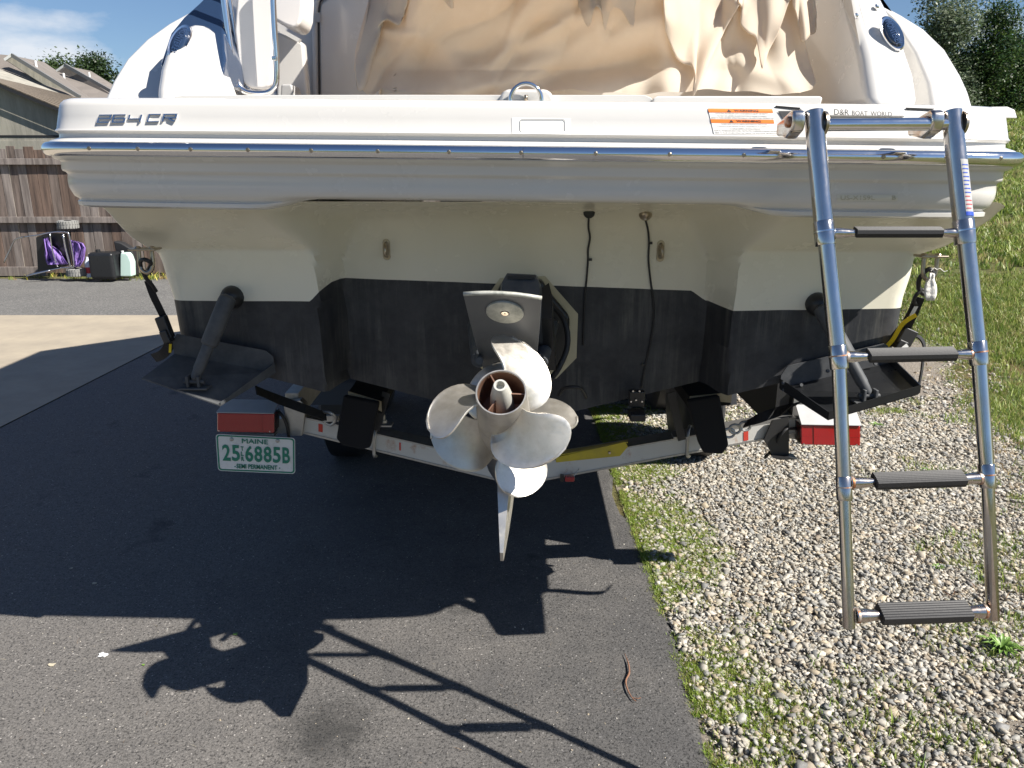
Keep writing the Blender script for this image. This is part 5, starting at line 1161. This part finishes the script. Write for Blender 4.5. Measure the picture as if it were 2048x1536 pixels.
obj('strap', ribbon(smoothpath([P(u, v, Y) for u, v, Y in [(334, 670, 2.29), (338, 690, 2.31), (326, 708, 2.33), (308, 716, 2.37)]], 4), .030, .004, (.3, -1, 0)), M['webbing'], s1)
obj('yellow_tail', ribbon([P(341, 688, 2.26), P(340, 705, 2.26)], .007, .003, (0, -1, 0)), M['yellow_webbing'], s1)
obj('strap', ribbon(smoothpath([P(u, v, Y) for u, v, Y in [(512, 780, 2.46), (560, 800, 2.56), (610, 818, 2.56), (652, 833, 2.64)]], 4), .032, .004, (0, -.8, .6)), M['webbing'], s1)
obj('shackle', join(tube(smoothpath([P(645, 824, 2.64), P(662, 826, 2.63), P(672, 838, 2.64), P(662, 850, 2.65), P(648, 842, 2.66)], 4), .006, 8), box(P(664, 836, 2.66), (.05, .02, .022))), M['galvanised'], s1)
s2 = thing('tie_down_strap', P(1820, 680, 2.33), 'black strap with yellow tail on the right side of the stern', 'strap', 'tie-down straps')
obj('hook', tube(smoothpath([P(u, v, Y) for u, v, Y in [(1866, 548, 2.15), (1860, 538, 2.15), (1848, 545, 2.16), (1838, 560, 2.17), (1838, 578, 2.18), (1848, 588, 2.18), (1852, 578, 2.18)]], 5), .0065, 10), M['black_rubber'], s2, smooth=True)
obj('hook', tube(smoothpath([P(u, v, Y) for u, v, Y in [(1846, 578, 2.18), (1834, 588, 2.18), (1828, 600, 2.19), (1832, 610, 2.20)]], 5), .0055, 10), M['black_rubber'], s2, smooth=True)
obj('strap', ribbon(smoothpath([P(u, v, Y) for u, v, Y in [(1838, 595, 2.19), (1828, 620, 2.21), (1816, 645, 2.23), (1808, 665, 2.25)]], 4), .030, .004, (-.3, -1, 0)), M['webbing'], s2)
obj('print', ribbon([P(1833, 612, 2.20), P(1822, 632, 2.21)], .010, .001, (-.3, -1, 0)), M['label_white'], s2)
obj('yellow_tail', ribbon(smoothpath([P(u, v, Y) for u, v, Y in [(1832, 630, 2.19), (1812, 642, 2.20), (1800, 655, 2.21), (1785, 680, 2.23), (1768, 698, 2.25)]], 4), .012, .003, (-.3, -1, 0)), M['yellow_webbing'], s2)
obj('ratchet', join(box(P(1810, 672, 2.25), (.045, .04, .05), Matrix.Rotation(.4, 3, 'Y')), box(P(1798, 688, 2.25), (.03, .045, .03), Matrix.Rotation(.4, 3, 'Y'))), M['dark_steel'], s2, bevel=.004)
obj('strap', ribbon(smoothpath([P(u, v, Y) for u, v, Y in [(1795, 690, 2.27), (1815, 675, 2.26), (1836, 673, 2.26), (1848, 690, 2.27), (1846, 720, 2.28), (1840, 760, 2.30), (1832, 782, 2.33), (1810, 790, 2.38)]], 5), .034, .004, (0, -1, 0), wvec=(.6, .8, 0)), M['webbing'], s2)
obj('print', ribbon([P(1802, 700, 2.22), P(1815, 690, 2.22)], .012, .001, (0, -1, 0)), M['label_white'], s2)
obj('strap', ribbon(smoothpath([P(u, v, Y) for u, v, Y in [(1600, 805, 2.44), (1560, 822, 2.56), (1520, 836, 2.56), (1490, 848, 2.64)]], 4), .034, .004, (0, -.8, .6)), M['webbing'], s2)
obj('shackle', join(*[tube([P(u + 11 * math.cos(a), v + 9 * math.sin(a), 2.63) for a in [2 * math.pi * k / 12 for k in range(13)]], .005, 8) for u, v in ((1490, 852), (1470, 858), (1458, 866))]), M['galvanised'], s2)
rag = thing('rag', P(1861, 570, 2.26), 'small white rag knotted to the hook at the right stern eye', 'rag')
rows_ = []
for i in range(8):
    w = (6, 5, 9, 12, 13, 13, 12, 9)[i]; v = 548 + i * 7.2
    rows_.append([P(1861 + w * math.cos(a) + (3 if i < 2 else 0), v + 3 * math.sin(a * 3), 2.13 - .012 * math.sin(a) - .004 * math.sin(3 * a)) for a in [2 * math.pi * k / 14 for k in range(14)]])
obj('folds', loft(rows_), M['rag_white'], rag, smooth=True)
obj('thread', tube(smoothpath([P(u, v, 2.13) for u, v in [(1862, 542), (1868, 536), (1874, 539), (1880, 537), (1888, 543), (1895, 541)]], 4), .001, 5), M['rag_white'], rag)

# ---------------------------------------------------------------- canvas cover draped over the cockpit
cov = thing('canvas_cover', P(1180, 190, 2.3), 'tan canvas cover draped in folds over the cockpit of the boat', 'boat cover')
def seg_d(u, v, a, b):
    ax, ay = a; bx, by = b; dx, dy = bx - ax, by - ay; L2 = dx * dx + dy * dy; t = max(0, min(1, ((u - ax) * dx + (v - ay) * dy) / L2))
    return math.hypot(u - ax - t * dx, v - ay - t * dy), t, ((u - ax) * dy - (v - ay) * dx) / math.sqrt(L2)
folds = [((800, -60), (716, 175), 14, .05), ((835, -60), (752, 185), 12, -.04), ((860, -50), (768, 110), 16, .05), ((905, -60), (850, 60), 20, .04), ((770, 60), (840, 75), 10, .035),
         ((1100, -60), (985, 130), 14, .045), ((1165, -60), (1040, 100), 16, -.045), ((1180, 20), (920, 150), 13, .05), ((1330, 40), (930, 180), 22, .05), ((1300, 110), (1000, 190), 14, -.035), ((1060, 60), (800, 140), 26, -.04),
         ((1240, -60), (1200, 60), 18, .05), ((1345, -60), (1338, 185), 22, .055), ((1300, -60), (1290, 190), 22, -.03), ((1470, 20), (1392, 190), 14, .07), ((1440, 40), (1420, 190), 18, -.04), ((1530, -40), (1590, 190), 22, .045),
         ((1590, -20), (1628, 170), 10, .04), ((1460, 120), (1600, 175), 16, .03), ((1000, -60), (900, 160), 24, .03), ((880, 100), (1010, 185), 18, .03), ((1215, 60), (1090, 175), 16, -.03)]
Lx = [(-60, 745), (0, 737), (60, 722), (110, 710), (150, 708), (172, 712), (186, 722), (194, 742)]
Rx = [(-60, 1590), (0, 1590), (60, 1602), (120, 1618), (170, 1632), (186, 1624), (194, 1600)]
rows_ = []
NV, NU = 90, 240
rc_ = random.Random(4)
creases = []
for k in range(46):
    a_ = rc_.uniform(.7, 1.25) if k % 2 else rc_.uniform(1.5, 2.2); L_ = rc_.uniform(40, 120); u_, v_ = rc_.uniform(730, 1600), rc_.uniform(-20, 150)
    creases.append(((u_, v_), (u_ - L_ * math.cos(a_), v_ + L_ * math.sin(a_)), rc_.uniform(3, 7), rc_.uniform(.002, .006) * rc_.choice((-1, 1))))
def ridge(x):   # rounded pleat: broad crest, tighter valley
    s = math.sin(x); return (1 - (1 - abs(math.sin(x * .5))) ** 1.6) * 2 - 1
def covY(u, v):
    tv = (v + 60) / 250
    wc = sstep(740, 850, u) * (1 - .75 * sstep(1300, 1400, u))
    hang = 2.14 + .22 * min(1, tv / .80) - .075 * sstep(.62, 1.0, tv)      # the sheet hangs from above and tucks in, then bellies out at the foot
    Y = lerp(2.31 + (190 - v) * .0009, hang, wc) - .04 * math.sin((u - 740) / 860 * math.pi)
    k = lerp(.95, .05, sstep(1000, 1400, u)); n1_ = mnoise.noise(Vector((u * .0045, v * .004, 3))); n2_ = mnoise.noise(Vector((u * .009, v * .006, 7)))
    s_ = u + k * v
    up = 1 - .45 * sstep(40, 190, v)
    Y -= .017 * up * ridge(s_ * .026 + 4.0 * n1_)
    Y -= .004 * up * ridge(s_ * .075 + 5 * n2_ + 2)
    for a, b, w, amp in folds:
        d, t, sg = seg_d(u, v, a, b); Y -= .62 * amp * math.exp(-(d / (w * 1.3)) ** 2) * (1 - .35 * t)
    Y += .010 * mnoise.noise(Vector((u * .010, v * .012, 2)))
    Y += .002 * sstep(120, 190, v) * math.sin(v * .10 + u * .006 + 3 * n1_)
    return Y
for i in range(NV + 1):
    v = lerp(-60, 194, i / NV); l_ = interp(Lx, v); r_ = interp(Rx, v); row = []
    for j in range(NU + 1):
        u = lerp(l_, r_, j / NU); vb = v
        hem = 184 + 6 * math.exp(-((u - 900) / 90) ** 2) + 4 * math.sin(u * .021) + 2 * math.sin(u * .07)
        vv = lerp(-60, hem, (v + 60) / 254)
        if u < 790: vv = lerp(-60, hem - 6 * math.sin((u - 700) * .12), (v + 60) / 254)
        row.append(P(u, vv, covY(u, vv)))
    rows_.append(row)
o = obj('drape', grid(rows_), M['canvas_cloth'], cov, smooth=True); 
# unseen canvas carried forward, made tall and wide for its ground shadow
top = rows_[0][::8]
obj('shadow_tent', grid([top, [p + Vector((-.0 * p.x, .5, .28)) for p in top], [Vector((lerp(-1.12, 1.15, i / (len(top) - 1)), 3.5, 3.1)) for i in range(len(top))], [Vector((lerp(-1.14, 1.15, i / (len(top) - 1)), 5.5, 3.2)) for i in range(len(top))], [Vector((lerp(-.95, .95, i / (len(top) - 1)), 6.7, 2.45)) for i in range(len(top))]]), M['canvas_cloth'], cov, smooth=True)
def flap(name, hem, vtop, lift, sd, ut=None):
    hem = [(p.x, p.y) for p in smoothpath([Vector((a, b, 0)) for a, b in hem], 5)]; n = 60; rows2 = []; hu = [h[0] for h in hem]
    for i in range(26):
        f = i / 25; row = []
        for j in range(n + 1):
            tt = j / n * (len(hem) - 1); k = min(int(tt), len(hem) - 2); fr_ = tt - k; hu_, hv_ = lerp(hem[k][0], hem[k + 1][0], fr_), lerp(hem[k][1], hem[k + 1][1], fr_)
            tu = lerp(ut[0], ut[1], j / n) if ut else hu_
            u = lerp(tu, hu_, f); v = lerp(vtop, hv_, f)
            Y = min(covY(u, v), covY(u, v + 14)) - lift - .013 * f * (.5 + .5 * math.sin(j * .30 + sd)) - .006 * mnoise.noise(Vector((u * .02, v * .012, sd)))
            row.append(P(u, v, Y))
        rows2.append(row)
    o_ = obj(name, grid(rows2), M['canvas_cloth'], cov, smooth=True); md = o_.modifiers.new('s', 'SOLIDIFY'); md.thickness = .003
flap('hanging_flap', [(1330, 60), (1350, 112), (1366, 128), (1384, 134), (1390, 160), (1384, 196), (1396, 176), (1420, 120), (1450, 60), (1480, 8)], -70, .018, 1, (1320, 1490))
flap('hanging_flap', [(1476, 6), (1484, 20), (1482, 50), (1496, 66), (1510, 74), (1516, 96), (1524, 138), (1536, 104), (1556, 66), (1576, 10), (1582, 0)], -70, .022, 3, (1474, 1590))
flap('hanging_flap', [(1584, 0), (1592, 30), (1604, 82), (1618, 72), (1633, 58), (1628, 0)], -70, .018, 5, (1582, 1622))
flap('hanging_flap', [(1130, -30), (1156, 0), (1168, 36), (1180, 52), (1190, 14), (1202, 24), (1210, 60), (1224, 16), (1244, 22), (1265, 54), (1272, 6), (1286, -30)], -70, .014, 2, (1100, 1290))
flap('hanging_flap', [(740, -20), (728, 60), (712, 130), (716, 180), (730, 172), (742, 130), (756, 60), (775, 40), (800, 50), (815, 0), (830, -30)], -70, .018, 8, (745, 850))
flap('hanging_flap', [(860, -30), (880, -5), (895, 8), (905, 15), (900, -5), (920, -30)], -70, .014, 4, (860, 930))

for o in (boat, trl, s1, s2, rag, cov): o.location.z += RAISE
